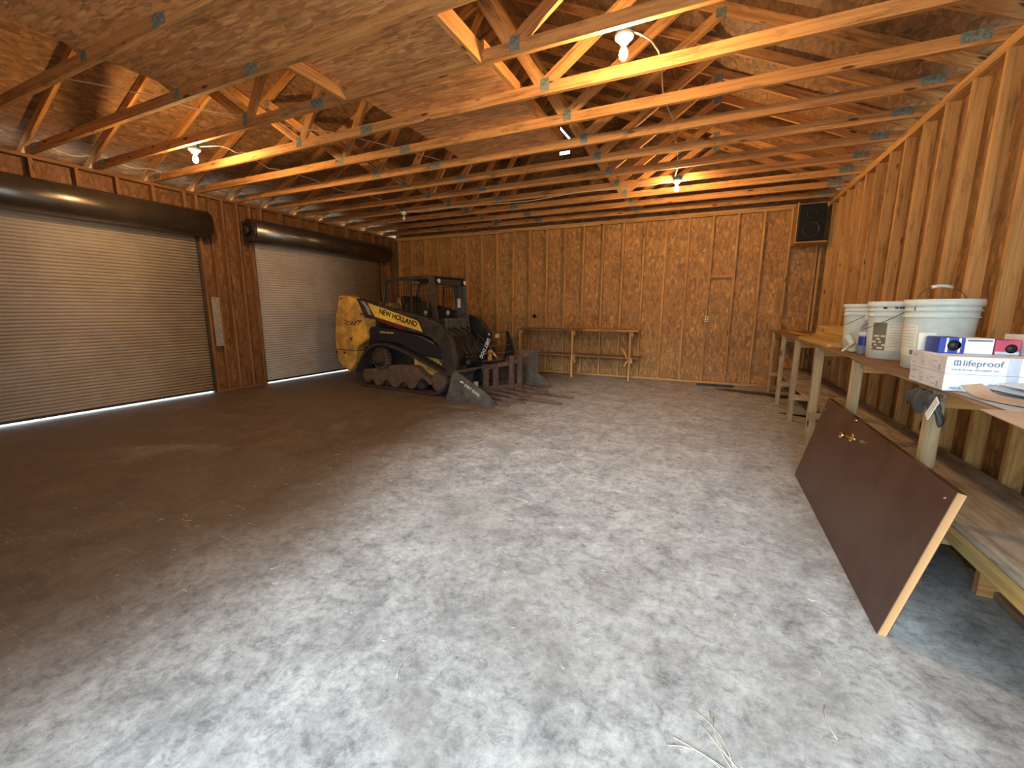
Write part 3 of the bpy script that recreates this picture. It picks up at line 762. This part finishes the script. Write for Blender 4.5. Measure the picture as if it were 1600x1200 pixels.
# sheets and cardboard in front of the cartons
def bent_sheet(name, pts, w_, mat, label, thick=.004, wd=(1,0,0), cat='sheet', group=None):
    """pts: centre line; swept sideways along wd"""
    P = smooth_path(pts, 5); W = Vector(wd).normalized()*w_/2; vs = []; fs = []
    for p in P: vs += [p-W, p+W]
    for i in range(len(P)-1): fs.append((2*i, 2*i+1, 2*i+3, 2*i+2))
    q = MB(); q.add(vs, fs, None, False); o = q.build(name, mat)
    so = o.modifiers.new('thickness', 'SOLIDIFY'); so.thickness = thick; so.offset = 1
    return tag(o, label, cat, group)
bent_sheet('card_sheet', [(1.13, 2.40, TOPZ+.0035), (1.13, 2.1, TOPZ+.0035), (1.12, 1.6, TOPZ+.0035)], .33, 'greycard', 'wide grey sheet of card flat on the bench top under the loose papers', .002, (1,.06,0), 'sheet')
bent_sheet('cardboard_sheet', [(1.00, 1.98, TOPZ+.010), (.98, 1.80, TOPZ+.011), (.965, 1.60, TOPZ+.012)], .26, 'brown_card', 'brown cardboard flap overhanging the front edge of the near workbench', .003, (1,.12,0), 'sheet')
bent_sheet('leaflet', [(1.06, 2.385, TOPZ+.012), (1.12, 2.28, TOPZ+.012), (1.17, 2.12, TOPZ+.012)], .15, 'greycard', 'grey leaflet lying lowest of the loose papers in front of the white cartons', .002, (1,.5,0), 'leaflet', 'loose leaflets')
bent_sheet('leaflet', [(1.08, 2.38, TOPZ+.040), (1.14, 2.28, TOPZ+.030), (1.21, 2.12, TOPZ+.022)], .12, 'cardgrey', 'folded bluish leaflet leaning on the lower white carton, above the grey leaflet', .002, (1,.6,0), 'leaflet', 'loose leaflets')
bent_sheet('leaflet', [(1.14, 2.38, TOPZ+.055), (1.20, 2.28, TOPZ+.045), (1.27, 2.14, TOPZ+.040)], .14, 'cardw', 'white leaflet topmost of the papers leaning on the lower white carton', .002, (1,.5,0), 'leaflet', 'loose leaflets')
bent_sheet('cardboard_scrap', [(.985, 2.31, TOPZ+.050), (1.0, 2.25, TOPZ+.022), (1.03, 2.17, TOPZ+.016), (1.07, 2.08, TOPZ+.018), (1.12, 2.02, TOPZ+.03)], .07, 'brown_card', 'curled brown cardboard scrap in front of the white cartons', .003, (1,.2,.15), 'cardboard')
t = thing('white_card', 'white printed card tilted on top of the loose papers at the right edge', 'card', (1.22, 2.02, TOPZ+.048), math.radians(-18))
q = MB(); q.box(-.10, .16, -.09, .09, 0, .004); q.build('card', 'cardw', t)
lettering('lettering', 'Apply', .045, 'print', t, frame((-.03, .0, .0052), (1,0,0), (0,1,0)), sx=1.1)
# rag wrapped round the top of the near leg
t = thing('rag', 'dark grey rag stuffed over the top of the near workbench leg', 'rag', (.962, 2.47, .958))
q = MB(); vs = []; fs = []; nx, nz = 26, 12
for i in range(nx+1):
    for j in range(nz+1):
        u = i/nx; v = j/nz; fold = .012*math.sin(u*19+v*2)+.008*math.sin(u*41+v*5)
        drop = .085+.030*math.sin(u*9.3+.8)+.018*math.sin(u*23)
        vs.append((-.028-.020*math.sin(v*3.1)-fold, -.13+.31*u+.012*math.sin(v*6+u*4), .062-drop*v))
for i in range(nx):
    for j in range(nz):
        k = i*(nz+1)+j; fs.append((k, k+nz+1, k+nz+2, k+1))
q.add(vs, fs, None, True); o = q.build('cloth', 'rag', t); so = o.modifiers.new('thickness', 'SOLIDIFY'); so.thickness = .006
q = MB(); q.board((-.068, -.155, .058), (-.072, -.095, -.030), .035, .003, (0, 1, .5)); q.build('tape_end', 'white', t)
q = MB(); q.tube(smooth_path([(1.62, 3.6, TOPZ+.24), (1.5, 3.2, TOPZ+.22), (1.46, 3.0, TOPZ+.16), (1.42, 2.9, TOPZ+.08), (1.40, 2.84, TOPZ+.004)], 6), .0018, 6); tag(q.build('thin_wire', 'cable'), 'thin curved wire springing up behind the small cartons', 'wire')

# ------------------------------------------------------------------ brown door leaf leaning on the bench
t = thing('door_leaf', 'dark brown flush door lying on its long edge, leaning on the right workbench', 'door')
A = Vector((.762, 2.125, 0)); LY = Vector((0, 1, 0)); LU = Vector((.163, 0, .683)).normalized(); LN = LU.cross(LY)   # LN: outward to the room?
if LN.x > 0: LN = -LN
DL, DW, DT = 1.985, .705, .035
def dbox(u0, u1, v0, v1, n0, n1, name, mat, bev=0):
    q = MB()
    cs = [A+LY*u+LU*v+LN*n for u in (u0, u1) for v in (v0, v1) for n in (n0, n1)]
    c0 = A+LY*((u0+u1)/2)+LU*((v0+v1)/2)+LN*((n0+n1)/2)
    q.board(c0-LY*((u1-u0)/2), c0+LY*((u1-u0)/2), v1-v0, n1-n0, LU); return q.build(name, mat, t, bev)
dbox(.0, DL, .0, DW, -DT+.003, -.003, 'door_core', 'dooredge')
dbox(.001, DL, .001, DW, -.003, .0, 'door_skin', 'doorbrown'); dbox(.001, DL, .001, DW, -DT, -DT+.003, 'door_skin', 'doorbrown')
dbox(0, DL, DW, DW+.0015, -DT, 0, 'edge_paint', 'doorbrown')
def donm(u, v, n): return A+LY*u+LU*v+LN*n
kc = donm(1.19, .585, 0)
q = MB(); q.lathe([(.030, 0), (.030, .004), (.022, .008)], kc, 20, LN); q.build('knob_rose', 'brass', t)
q = MB(); q.lathe([(.010, .006), (.010, .035), (.020, .045), (.024, .058), (.018, .068), (.004, .070)], kc, 20, LN); q.build('knob', 'brass', t)
q = MB(); q.board(donm(1.19, .585, .018), donm(1.08, .60, .018), .012, .006, LU); q.build('knob_lever', 'brass', t)
dbox(1.15, 1.25, DW+.0015, DW+.004, -.028, -.008, 'latch_plate', 'chrome')
q = MB(); q.lathe([(.012, 0), (.010, .010)], donm(1.24, DW-.012, 0), 12, LU); q.build('latch_bolt', 'chrome', t)
for u, v in ((.05, .66), (1.94, .62)):
    q = MB(); q.lathe([(.008, 0), (.006, .003)], donm(u, v, 0), 12, LN); q.build('screw', 'chrome', t)

# ================================================================== TRACK LOADER
L = thing('track_loader', 'yellow and black compact track loader parked before the far roll-up door', 'track loader', (-4.6, 6.354, 0), math.radians(-6))
def lp(name, pts, y0, y1, mat, parent=L, bev=.006):
    q = MB(); q.prism(pts, y0, y1); return q.build(name, mat, parent, bev)
def lb(name, mat, *a, parent=L, bev=.006):
    q = MB(); q.box(*a); return q.build(name, mat, parent, bev)
# body
lp('chassis', [(-1.05,.22), (.93,.20), (.97,.66), (.60,.95), (-1.05,1.0)], -.45, .45, 'blacksteel')
lp('engine_cover', [(-1.50,.42), (-1.05,.30), (-.60,.55), (-.66,1.28), (-.92,1.38), (-1.48,1.34)], -.60, .60, 'blacksteel')
lp('rear_door', [(-1.62,.34), (-1.50,.32), (-1.45,1.45), (-1.50,1.52)], -.60, .60, 'yellow')
tower = [(-1.412,1.625), (-1.30,1.632), (-1.141,1.605), (-.985,1.552), (-.925,1.49), (-.86,1.36), (-.775,1.11), (-.735,.90), (-.77,.84), (-1.0,.724), (-1.069,.645), (-1.598,.645), (-1.61,.83), (-1.56,1.265)]
lower = [(-1.60,.638), (-1.567,.431), (-1.46,.33), (-1.27,.254), (-1.10,.45), (-1.04,.638)]
for s_ in (-1, 1):
    a, b_ = (-.82, -.60) if s_ < 0 else (.60, .82)
    lp('rear_tower', tower, a, b_, 'yellow', bev=.02)
    lp('rear_corner', lower, a+.01, b_-.01, 'yellow', bev=.015)
    yo = s_*.821
    for x, z in ((-1.36, 1.575), (-1.16, .86), (-1.585, .60), (-1.36, .60), (-.85, 1.30)):
        q = MB(); q.lathe([(.022, 0), (.018, .006)], (x, yo, z), 12, (0, s_, 0)); q.build('bolt', 'black', L)
    lp('inner_panel', [(-1.07,.72), (-1.09,1.275), (-.74,1.25), (-.76,.72)], s_*.60-.03, s_*.60+.03, 'yellow')
    a, b_ = sorted((s_*.50, s_*.76))
    lp('side_cover', [(-.80,.68), (-.78,1.02), (-.70,1.09), (-.10,1.055), (.45,.975), (.75,.87), (.91,.70), (.93,.60), (.42,.64), (-.02,.80), (-.41,.82), (-.7,.78)], a, b_, simple('blue_black_cover', (.014,.016,.026), .3), bev=.03)
    a, b_ = sorted((s_*.455, s_*.60))
    lp('yellow_skirt', [(.15,.30), (.15,.655), (.93,.655), (.965,.30)], a, b_, 'yellow', bev=.003)
    # lift arm
    arm = [(-.99,1.565), (-.90,1.575), (-.264,1.430), (.573,1.262), (.80,1.20), (.93,1.12), (1.06,1.00), (1.13,.88), (1.20,.55), (1.20,.36), (1.0,.36), (.955,.55), (.93,.72), (.84,.86), (.70,.95), (.50,1.0), (.15,1.035), (-.50,1.205), (-.80,1.25), (-.90,1.40)]
    if s_ > 0: arm = [(x if x < .2 else .2+(x-.2)*.66, z) for x, z in arm]
    a, b_ = sorted((s_*.70, s_*.80))
    lp('lift_arm', arm, a, b_, 'blacksteel', bev=.012)
    q = MB(); q.tube([(.55, s_*.68, .88), (.98, s_*.68, .42)], .035, 12); q.build('lift_cylinder', 'blacksteel', L)
    q = MB(); q.tube([(.50, s_*.60, 1.02), (.80, s_*.60, .78)], .04, 12); q.build('tilt_cylinder', 'blacksteel', L)
    q = MB(); q.tube([(.79, s_*.60, .79), (1.10, s_*.60, .46)], .022, 12); q.build('tilt_rod', 'bright', L)
    q = MB(); q.tube([(-.82, s_*.66, .98), (-.45, s_*.66, .99)], .022, 10); q.build('link_bar', 'blacksteel', L)
# decals on the near arm and tower
YD = -.803
dc = [(-.700,1.497), (.435,1.210), (.475,1.175), (.553,1.030), (-.535,1.262)]
lp('yellow_decal', dc, YD-.002, YD, 'yellow2', bev=0)
lp('grey_stripe', [(-.875,1.530), (-.775,1.512), (-.66,1.40), (-.61,1.285), (-.685,1.297), (-.76,1.43)], YD-.002, YD, simple('silver_grey_decal', (.36,.33,.32), .5), bev=0)
lp('red_stripe', [(-.505,1.252), (.18,1.104), (.10,1.052), (-.46,1.186)], YD-.0015, YD, 'red', bev=0)
lettering('lettering', 'NEW HOLLAND', .122, 'black', L, frame((-.42, YD-.003, 1.318), (.897, 0, -.222), (0,0,1)), bold=.0035, width=.87)
lettering('lettering', 'C227', .085, 'red', L, frame((-1.335, -.8215, 1.105), (1,0,.02), (0,0,1)), bold=.002, shear=.35, width=.46)
q = MB(); q.box(-1.32, -1.24, -.8225, -.8212, 1.185, 1.197); q.box(-.98, -.85, -.8225, -.8212, 1.185, 1.196); q.build('decal_line', 'black', L)
lettering('lettering', 'SUPER BOOM', .042, 'yellow2', L, frame((-.48, -.7625, .985), (1,0,-.03), (0,0,1)), bold=.001, shear=.3, sx=1.3)
# tracks
outer = [(-1.155,.260), (-1.115,.13), (-1.03,.035), (-.90,.0), (-.40,.0), (.10,.0), (.62,.0), (.82,.035), (.96,.12), (1.06,.25), (1.05,.36), (.97,.43), (.80,.475), (.446,.60), (.20,.69), (-.021,.755), (-.25,.80), (-.45,.815), (-.64,.79), (-.80,.71), (-.95,.57), (-1.08,.41)]
def resample(poly, step):
    out = []; n = len(poly)
    for i in range(n):
        a = Vector((*poly[i], 0)); b_ = Vector((*poly[(i+1) % n], 0)); k = max(1, round((b_-a).length/step))
        for j in range(k): out.append(a.lerp(b_, j/k))
    return out
oc = smooth_path([(x, 0, z) for x, z in outer + outer[:1]], 3)[:-1]
oc = [(p.x, max(p.z, 0)) for p in oc]
def track(s_):
    q = MB(); y0, y1 = sorted((s_*.46, s_*.79)); n = len(oc); cen = Vector((-.05, .35))
    P = [Vector(p) for p in oc]; inn = []; nor = []
    for i in range(n):
        tg = (P[(i+1) % n]-P[i-1]).normalized(); nn = Vector((-tg.y, tg.x))
        if nn.dot(cen-P[i]) < 0: nn = -nn
        nor.append(nn); inn.append(P[i]+nn*.048)
    out2 = [P[i]+nor[i]*.016 for i in range(n)]
    vs = []; fs = []
    for ring, yy in ((out2, y0), (out2, y1), (inn, y1), (inn, y0)): vs += [(p.x, yy, p.y) for p in ring]
    for i in range(n):
        j = (i+1) % n
        for a in range(4): b_ = (a+1) % 4; fs.append((a*n+i, a*n+j, b_*n+j, b_*n+i))
    q.add(vs, fs)
    acc = 0; step = .072; last = -1
    for i in range(n):
        j = (i+1) % n; seg = (P[j]-P[i]).length
        while last+step <= acc+seg and seg > 1e-6:
            last = max(last+step, acc); tt = (last-acc)/seg; p = P[i].lerp(P[j], min(max(tt, 0), 1)); nn = nor[i]; tg = Vector((nn.y, -nn.x))
            a = Vector((p.x, 0, p.y)) + Vector((nn.x, 0, nn.y))*.0095
            q.board(a+Vector((0, y0+.004, 0)), a+Vector((0, y1-.004, 0)), .019, .034, (nn.x, 0, nn.y))
        acc += seg
    q.build('rubber_track', 'rubber', L)
    ya, yb = sorted((s_*.50, s_*.745))
    fr = [(-1.003,.188), (-.96,.25), (-.86,.291), (-.686,.350), (-.523,.318), (-.40,.36), (-.265,.432), (.0,.455), (.276,.458), (.36,.43), (.415,.366), (.55,.30), (.66,.244), (.675,.205), (.657,.173), (.60,.17), (.55,.21), (.47,.26), (.394,.244), (.33,.15), (.256,.073), (.18,.060), (.124,.085), (.078,.155), (0,.17), (-.08,.11), (-.15,.045), (-.22,.05), (-.288,.083), (-.33,.16), (-.43,.16), (-.50,.09), (-.58,.042), (-.65,.05), (-.688,.084), (-.72,.14), (-.78,.14), (-.84,.095), (-.896,.091), (-.96,.12)]
    lp('track_frame', fr, ya, yb, 'mud', bev=.008)
    # drive sprocket
    q = MB(); pts = []
    for k in range(36):
        a = 2*math.pi*k/36; r = .205 if k % 2 else .175; pts.append((-.575+r*math.cos(a), .53+r*math.sin(a)))
    q.prism(pts, *sorted((s_*.60, s_*.70))); q.build('drive_sprocket', 'mud', L)
    q = MB(); q.lathe([(.15, 0), (.15, .02), (.09, .05), (.085, .075), (.03, .08)], (-.575, s_*.70, .53), 28, (0, s_, 0)); q.build('sprocket_hub', 'rubber', L)
    for x, z, r, nm in ((.775, .215, .165, 'idler_wheel'), (-.93, .19, .125, 'idler_wheel'), (-.42, .125, .075, 'track_roller'), (-.03, .125, .075, 'track_roller'), (.36, .125, .075, 'track_roller'), (-.72, .125, .07, 'track_roller')):
        q = MB(); q.lathe([(r*.45, -.01), (r*.8, 0), (r, .004), (r, .16), (r*.8, .165), (r*.45, .175)], (x, s_*.54, z), 28, (0, s_, 0)); q.build(nm, 'mud' if nm == 'idler_wheel' else 'rubber', L)
track(-1); track(1)
# cab
CY = .42
def cbar(name, a, b_, w_=.05, t_=.05, mat='blacksteel', up=(0,1,0)):
    q = MB(); q.board(a, b_, w_, t_, up); return q.build(name, mat, L, .004)
for s_ in (-1, 1):
    y = s_*CY; gm = 'blacksteel' if s_ < 0 else 'darkgreen'
    cbar('front_post', (.42, y, 1.90), (.55, y, .84), .06, .085, gm)
    if s_ > 0: cbar('front_post_plate', (.30, y-.04, 1.86), (.40, y-.04, 1.22), .012, .13, gm)
    cbar('roof_rail', (-.50, y, 1.905), (.46, y, 1.91), .05, .055)
    q = MB(); q.tube(smooth_path([(-.50, y, 1.905), (-.60, y, 1.88), (-.66, y, 1.80), (-.70, y, 1.62), (-.74, y, 1.35), (-.74, y, 1.05)], 4), .028, 8); q.build('rear_post', 'blacksteel', L)
    # side guard: woven grid
    q = MB()
    for k in range(17):
        x = -.66+.065*k; zt = 1.89 if x > -.55 else 1.78; q.board((x, y, 1.02), (x+.0, y, zt), .006, .006, (1,0,0))
    for k in range(20):
        z = 1.06+.043*k; x0 = -.70 if z < 1.8 else -.6; q.board((x0, y, z), (.47, y, z), .006, .006)
    q.build('side_guard', 'blacksteel', L)
    q = MB(); fr_ = [(.30, y, 1.80), (-.02, y, 1.80), (-.05, y, 1.30), (.36, y, 1.22)]
    q.tube(fr_, .014, 8, True); q.build('window_frame', 'blacksteel', L)
lb('roof_panel', 'blacksteel', -.56, .47, -CY, CY, 1.915, 1.945, bev=.01)
lb('front_header', 'blacksteel', .40, .47, -CY, CY, 1.80, 1.90)
for y in (-CY+.09, CY-.05):
    q = MB(); q.lathe([(.035, 0), (.045, .03), (.045, .06)], (.455, y, 1.855), 20, (1,0,0)); o = q.build('work_light', 'black', L)
    q = MB(); q.lathe([(.038, .060), (.034, .066)], (.455, y, 1.855), 20, (1,0,0)); q.build('lens', 'lensw', o)
q = MB(); q.box(.352, .42, CY-.0625, CY-.0608, 1.42, 1.58); q.build('sticker', 'white', L)
lb('rear_panel', 'blacksteel', -.74, -.70, -CY, CY, 1.0, 1.38)
lb('cab_tub', 'blacksteel', -.62, .50, -CY+.01, CY-.01, .80, 1.04)
# seat and controls
lb('seat_cushion', 'black', -.35, .08, -.24, .24, 1.04, 1.18, bev=.04)
q = MB(); q.board((-.36, 0, 1.14), (-.47, 0, 1.62), .46, .10, (0,1,0)); q.build('seat_back', 'black', L, .03)
q = MB(); q.lathe([(.03, 0), (.07, .02), (.085, .07), (.06, .12), (.01, .135)], (-.56, -.27, 1.36), 16); q.build('hanging_cap', simple('tan_cloth', (.20,.14,.08), .8), L)
for s_ in (-1, 1):
    q = MB(); q.tube([(.10, s_*.30, 1.05), (.17, s_*.30, 1.30)], .014, 8); o = q.build('control_lever', 'blacksteel', L)
    q = MB(); q.lathe([(.01, 0), (.03, .02), (.034, .06), (.02, .085), (.004, .09)], (.17, s_*.30, 1.28), 14); q.build('lever_knob', 'greycard', o)
lb('dash_block', 'darkgreen', .47, .62, -.30, .30, .86, 1.24, bev=.03)
lb('front_step', 'blacksteel', .60, .95, -.40, .40, .40, .62)
lb('yellow_badge', 'yellow', .95, .965, -.20, .06, .50, .60, bev=.002)
for k, y in enumerate((-.25, -.12, .10, .28)):
    q = MB(); q.tube(smooth_path([(.60, y, 1.08), (.80, y+.03, .98), (.93, y-.02, .78), (1.05, y+.04, .58)], 5), .016, 8); q.build('hydraulic_hose', 'black', L)
# quick-attach and bucket
lb('attach_plate', 'blacksteel', 1.10, 1.16, -.60, .60, .12, .50)
bk = bpy.data.objects.new('bucket', None)
def sheetxz(name, pts, y0, y1, th, mat, parent=L):
    """bent plate following pts in x,z"""
    n = len(pts); q = MB(); vs = []; fs = []
    for x, z in pts: vs += [(x, y0, z), (x, y1, z)]
    for i in range(n-1): fs.append((2*i, 2*i+1, 2*i+3, 2*i+2))
    q.add(vs, fs); o = q.build(name, mat, parent); so = o.modifiers.new('thickness', 'SOLIDIFY'); so.thickness = th; so.offset = 0; return o
sheetxz('bucket_shell', [(1.42,.475), (1.27,.462), (1.19,.36), (1.14,.10), (1.18,.02), (1.96,.012)], -.90, .90, .014, 'bucketsteel')
for s_ in (-1, 1):
    y = s_*.91; o = lp('bucket_side', [(1.262,.470), (1.30,.473), (1.80,.215), (2.0,.082), (2.02,.0), (1.11,.0), (1.11,.06)], y-.012, y+.012, 'bucketsteel', bev=.003)
lb('bucket_edge', 'bright', 1.90, 2.04, -.92, .92, .0, .022, bev=.002)
q = MB(); q.board((1.35, 0, .470), (1.352, 0, .470), .02, 1.8, (0,0,1)); q.build('bucket_lip', 'bucketsteel', L)
lettering('lettering', 'DIRT DOG', .062, 'white', L, frame((1.46, -.9235, .262), (.25, 0, -.132), (0,0,1)), bold=.001, sx=1.0)
q = MB(); q.prism([(1.375,.318), (1.395,.332), (1.44,.325), (1.455,.30), (1.435,.295), (1.42,.305), (1.40,.30), (1.39,.31)], -.9245, -.9235); q.build('dog_logo', 'white', L)
# grapple clamp with two black side plates
clampn = [(1.505,1.035), (1.545,1.030), (1.535,.97), (1.43,.80), (1.365,.64), (1.345,.45), (1.31,.225), (1.175,.225), (1.185,.42), (1.28,.63), (1.37,.80), (1.455,.97)]
lp('clamp_plate', clampn, -.312, -.292, 'black', bev=.002)
clampf = [(1.432,1.034), (1.485,1.022), (1.58,.78), (1.600,.70), (1.585,.45), (1.576,.253), (1.50,.253), (1.505,.50), (1.47,.62), (1.36,.42), (1.33,.45), (1.42,.66), (1.455,.85)]
lp('clamp_plate', clampf, .29, .31, 'black', bev=.002)
lettering('lettering', 'DIRT DOG', .085, 'white', L, frame((1.475, -.3135, .945), (-.155, 0, -.30), (.9, 0, -.3)), bold=.0018, sx=.88)
q = MB(); q.lathe([(.022, 0), (.022, .002)], (1.497, -.312, 1.0), 14, (0,-1,0)); q.build('round_badge', simple('pinkish_badge', (.5,.32,.25), .6), L)
def rod(name, a, b_, r, mat): q = MB(); q.tube([a, b_], r, 8); return q.build(name, mat, L)
rod('clamp_bar', (1.52, -.30, 1.022), (1.46, .30, 1.022), .010, 'rust')
for z, xa, xb in ((.80, 1.40, 1.54), (.68, 1.35, 1.57), (.56, 1.33, 1.57)): rod('clamp_bar', (xa, -.30, z), (xb, .30, z), .006, 'rust')
q = MB(); q.board((1.50, -.13, .965), (1.475, .02, .965), .06, .004); q.build('sticker', simple('mint_sticker', (.42,.58,.46), .6), L)
rod('clamp_cylinder', (1.12, -.45, .53), (1.12, -.12, .53), .085, 'black')
q = MB(); q.box(1.205, 1.26, -.335, -.28, .13, .22); q.build('white_cap', 'white', L, .006)
# upright rusty shanks with tines lying forward
for y, x, h in ((-.22, 1.36, .50), (-.05, 1.44, .50), (.20, 1.60, .62), (.34, 1.68, .62)):
    o = lp('fork_shank', [(x-.03, .05), (x+.05, .05), (x+.045, h), (x-.025, h)], y-.035, y+.035, 'rust')
q = MB(); q.board((1.30, -.28, .43), (1.66, .38, .52), .07, .05); q.build('shank_beam', 'rust', L, .004)
q = MB(); q.board((1.34, -.28, .10), (1.68, .38, .10), .06, .05); q.build('shank_beam', 'rust', L, .004)
for (x0, y0, x1, y1) in ((1.42, -.20, 2.77, -.29), (1.62, .28, 2.73, .21)):
    q = MB(); q.board((x0, y0, .045), (x1, y1, .022), .02, .055); q.build('fork_tine', 'bright' if 0 else 'rust', L, .002)
    q = MB(); q.board((x0+(x1-x0)*.62, y0+(y1-y0)*.62, .041), (x1+.01, y1, .034), .010, .040); q.build('tine_tip', 'bright', L, .001)
for k in range(7):
    y = -.78+.26*k; x1 = 2.12+.13*math.sin(k*1.9)
    o = lp('grapple_tooth', [(1.30,.05), (1.30,.12), (1.75,.075), (x1,.045), (x1+.05,.012), (1.7,.03)], y-.018, y+.018, 'rust', bev=.002)
# mesh panel beyond the bucket
t = thing('wire_mesh_panel', 'grey see-through wire mesh panel standing at the far side of the loader bucket', 'mesh panel', (-4.6, 6.354, 0), math.radians(-6))
q = MB()
for k in range(41): x = 1.235+.012*k; q.box(x-.0013, x+.0013, .957, .960, .015, .655)
for k in range(54): z = .018+.012*k; q.box(1.235, 1.715, .960, .963, z-.0013, z+.0013)
q.build('mesh', simple('dull_grey_wire', (.24,.24,.23), .5, .4), t)
q = MB(); 
for a in ((1.225, 1.235, .0, .66), (1.715, 1.725, .0, .66), (1.2355, 1.7145, .655, .665), (1.2355, 1.7145, 0, .012)): q.box(a[0], a[1], .955, .965, a[2], a[3])
q.build('mesh_frame', 'bucketsteel', t)

# ================================================================== THINGS ON THE FLOOR
def blob(name, cx, cy, rx, ry, label, seed, h=.0025, mat='oil', n=60, rot=0, cat='stain'):
    rnd = random.Random(seed); ph = [rnd.uniform(0, 6.3) for _ in range(5)]; pts = []
    for k in range(n):
        a = 2*math.pi*k/n; r = 1+.20*math.sin(2*a+ph[0])+.13*math.sin(3*a+ph[1])+.08*math.sin(7*a+ph[2])+.05*math.sin(13*a+ph[3])
        x = rx*r*math.cos(a); y = ry*r*math.sin(a); pts.append((cx+x*math.cos(rot)-y*math.sin(rot), cy+x*math.sin(rot)+y*math.cos(rot)))
    q = MB(); q.add([(x, y, .0005) for x, y in pts]+[(x, y, h) for x, y in pts], [tuple(range(n, 2*n)), tuple(range(n))[::-1]]+[(i, (i+1) % n, n+(i+1) % n, n+i) for i in range(n)])
    return tag(q.build(name, mat), label, cat)
blob('oil_stain', .90, 8.05, .58, .20, 'black oil stain on the floor by the back right corner', 3, rot=-.35)
blob('oil_stain', 1.30, 6.55, .28, .07, 'narrow black oil stain under the far part of the right workbench', 8, rot=-.2)
q = MB(); q.box(-.13, .49, 8.50, 8.58, .001, .03); tag(q.build('black_board', 'black'), 'short black board lying on the floor near the back wall', 'board')
q = MB(); rnd = random.Random(5)
def straw(x, y, L_, a, bend):
    p = [(x+L_*t_*math.cos(a)+bend*math.sin(3.14*t_)*math.sin(a), y+L_*t_*math.sin(a)-bend*math.sin(3.14*t_)*math.cos(a), .003) for t_ in (0, .25, .5, .75, 1)]
    q.tube(p, .0012, 5)
for a in (2.2, 2.35, 2.0, 2.9, 3.1, 1.9): straw(.14+.05*rnd.random(), 1.22+.04*rnd.random(), .14+.06*rnd.random(), a, .03*rnd.uniform(-1, 1))
for k in range(230):
    x = rnd.uniform(-3.5, .72); y = rnd.uniform(1.0, 7.5); straw(x, y, rnd.uniform(.01, .05), rnd.uniform(0, 6.28), rnd.uniform(-.01, .01))
for k in range(14):
    x = rnd.uniform(-2.5, .55); y = rnd.uniform(1.2, 4.5); straw(x, y, rnd.uniform(.08, .16), rnd.uniform(0, 6.28), rnd.uniform(-.03, .03))
tag(q.build('straw_bits', 'straw'), 'pale bits of straw scattered over the concrete floor', 'straw', kind='stuff')
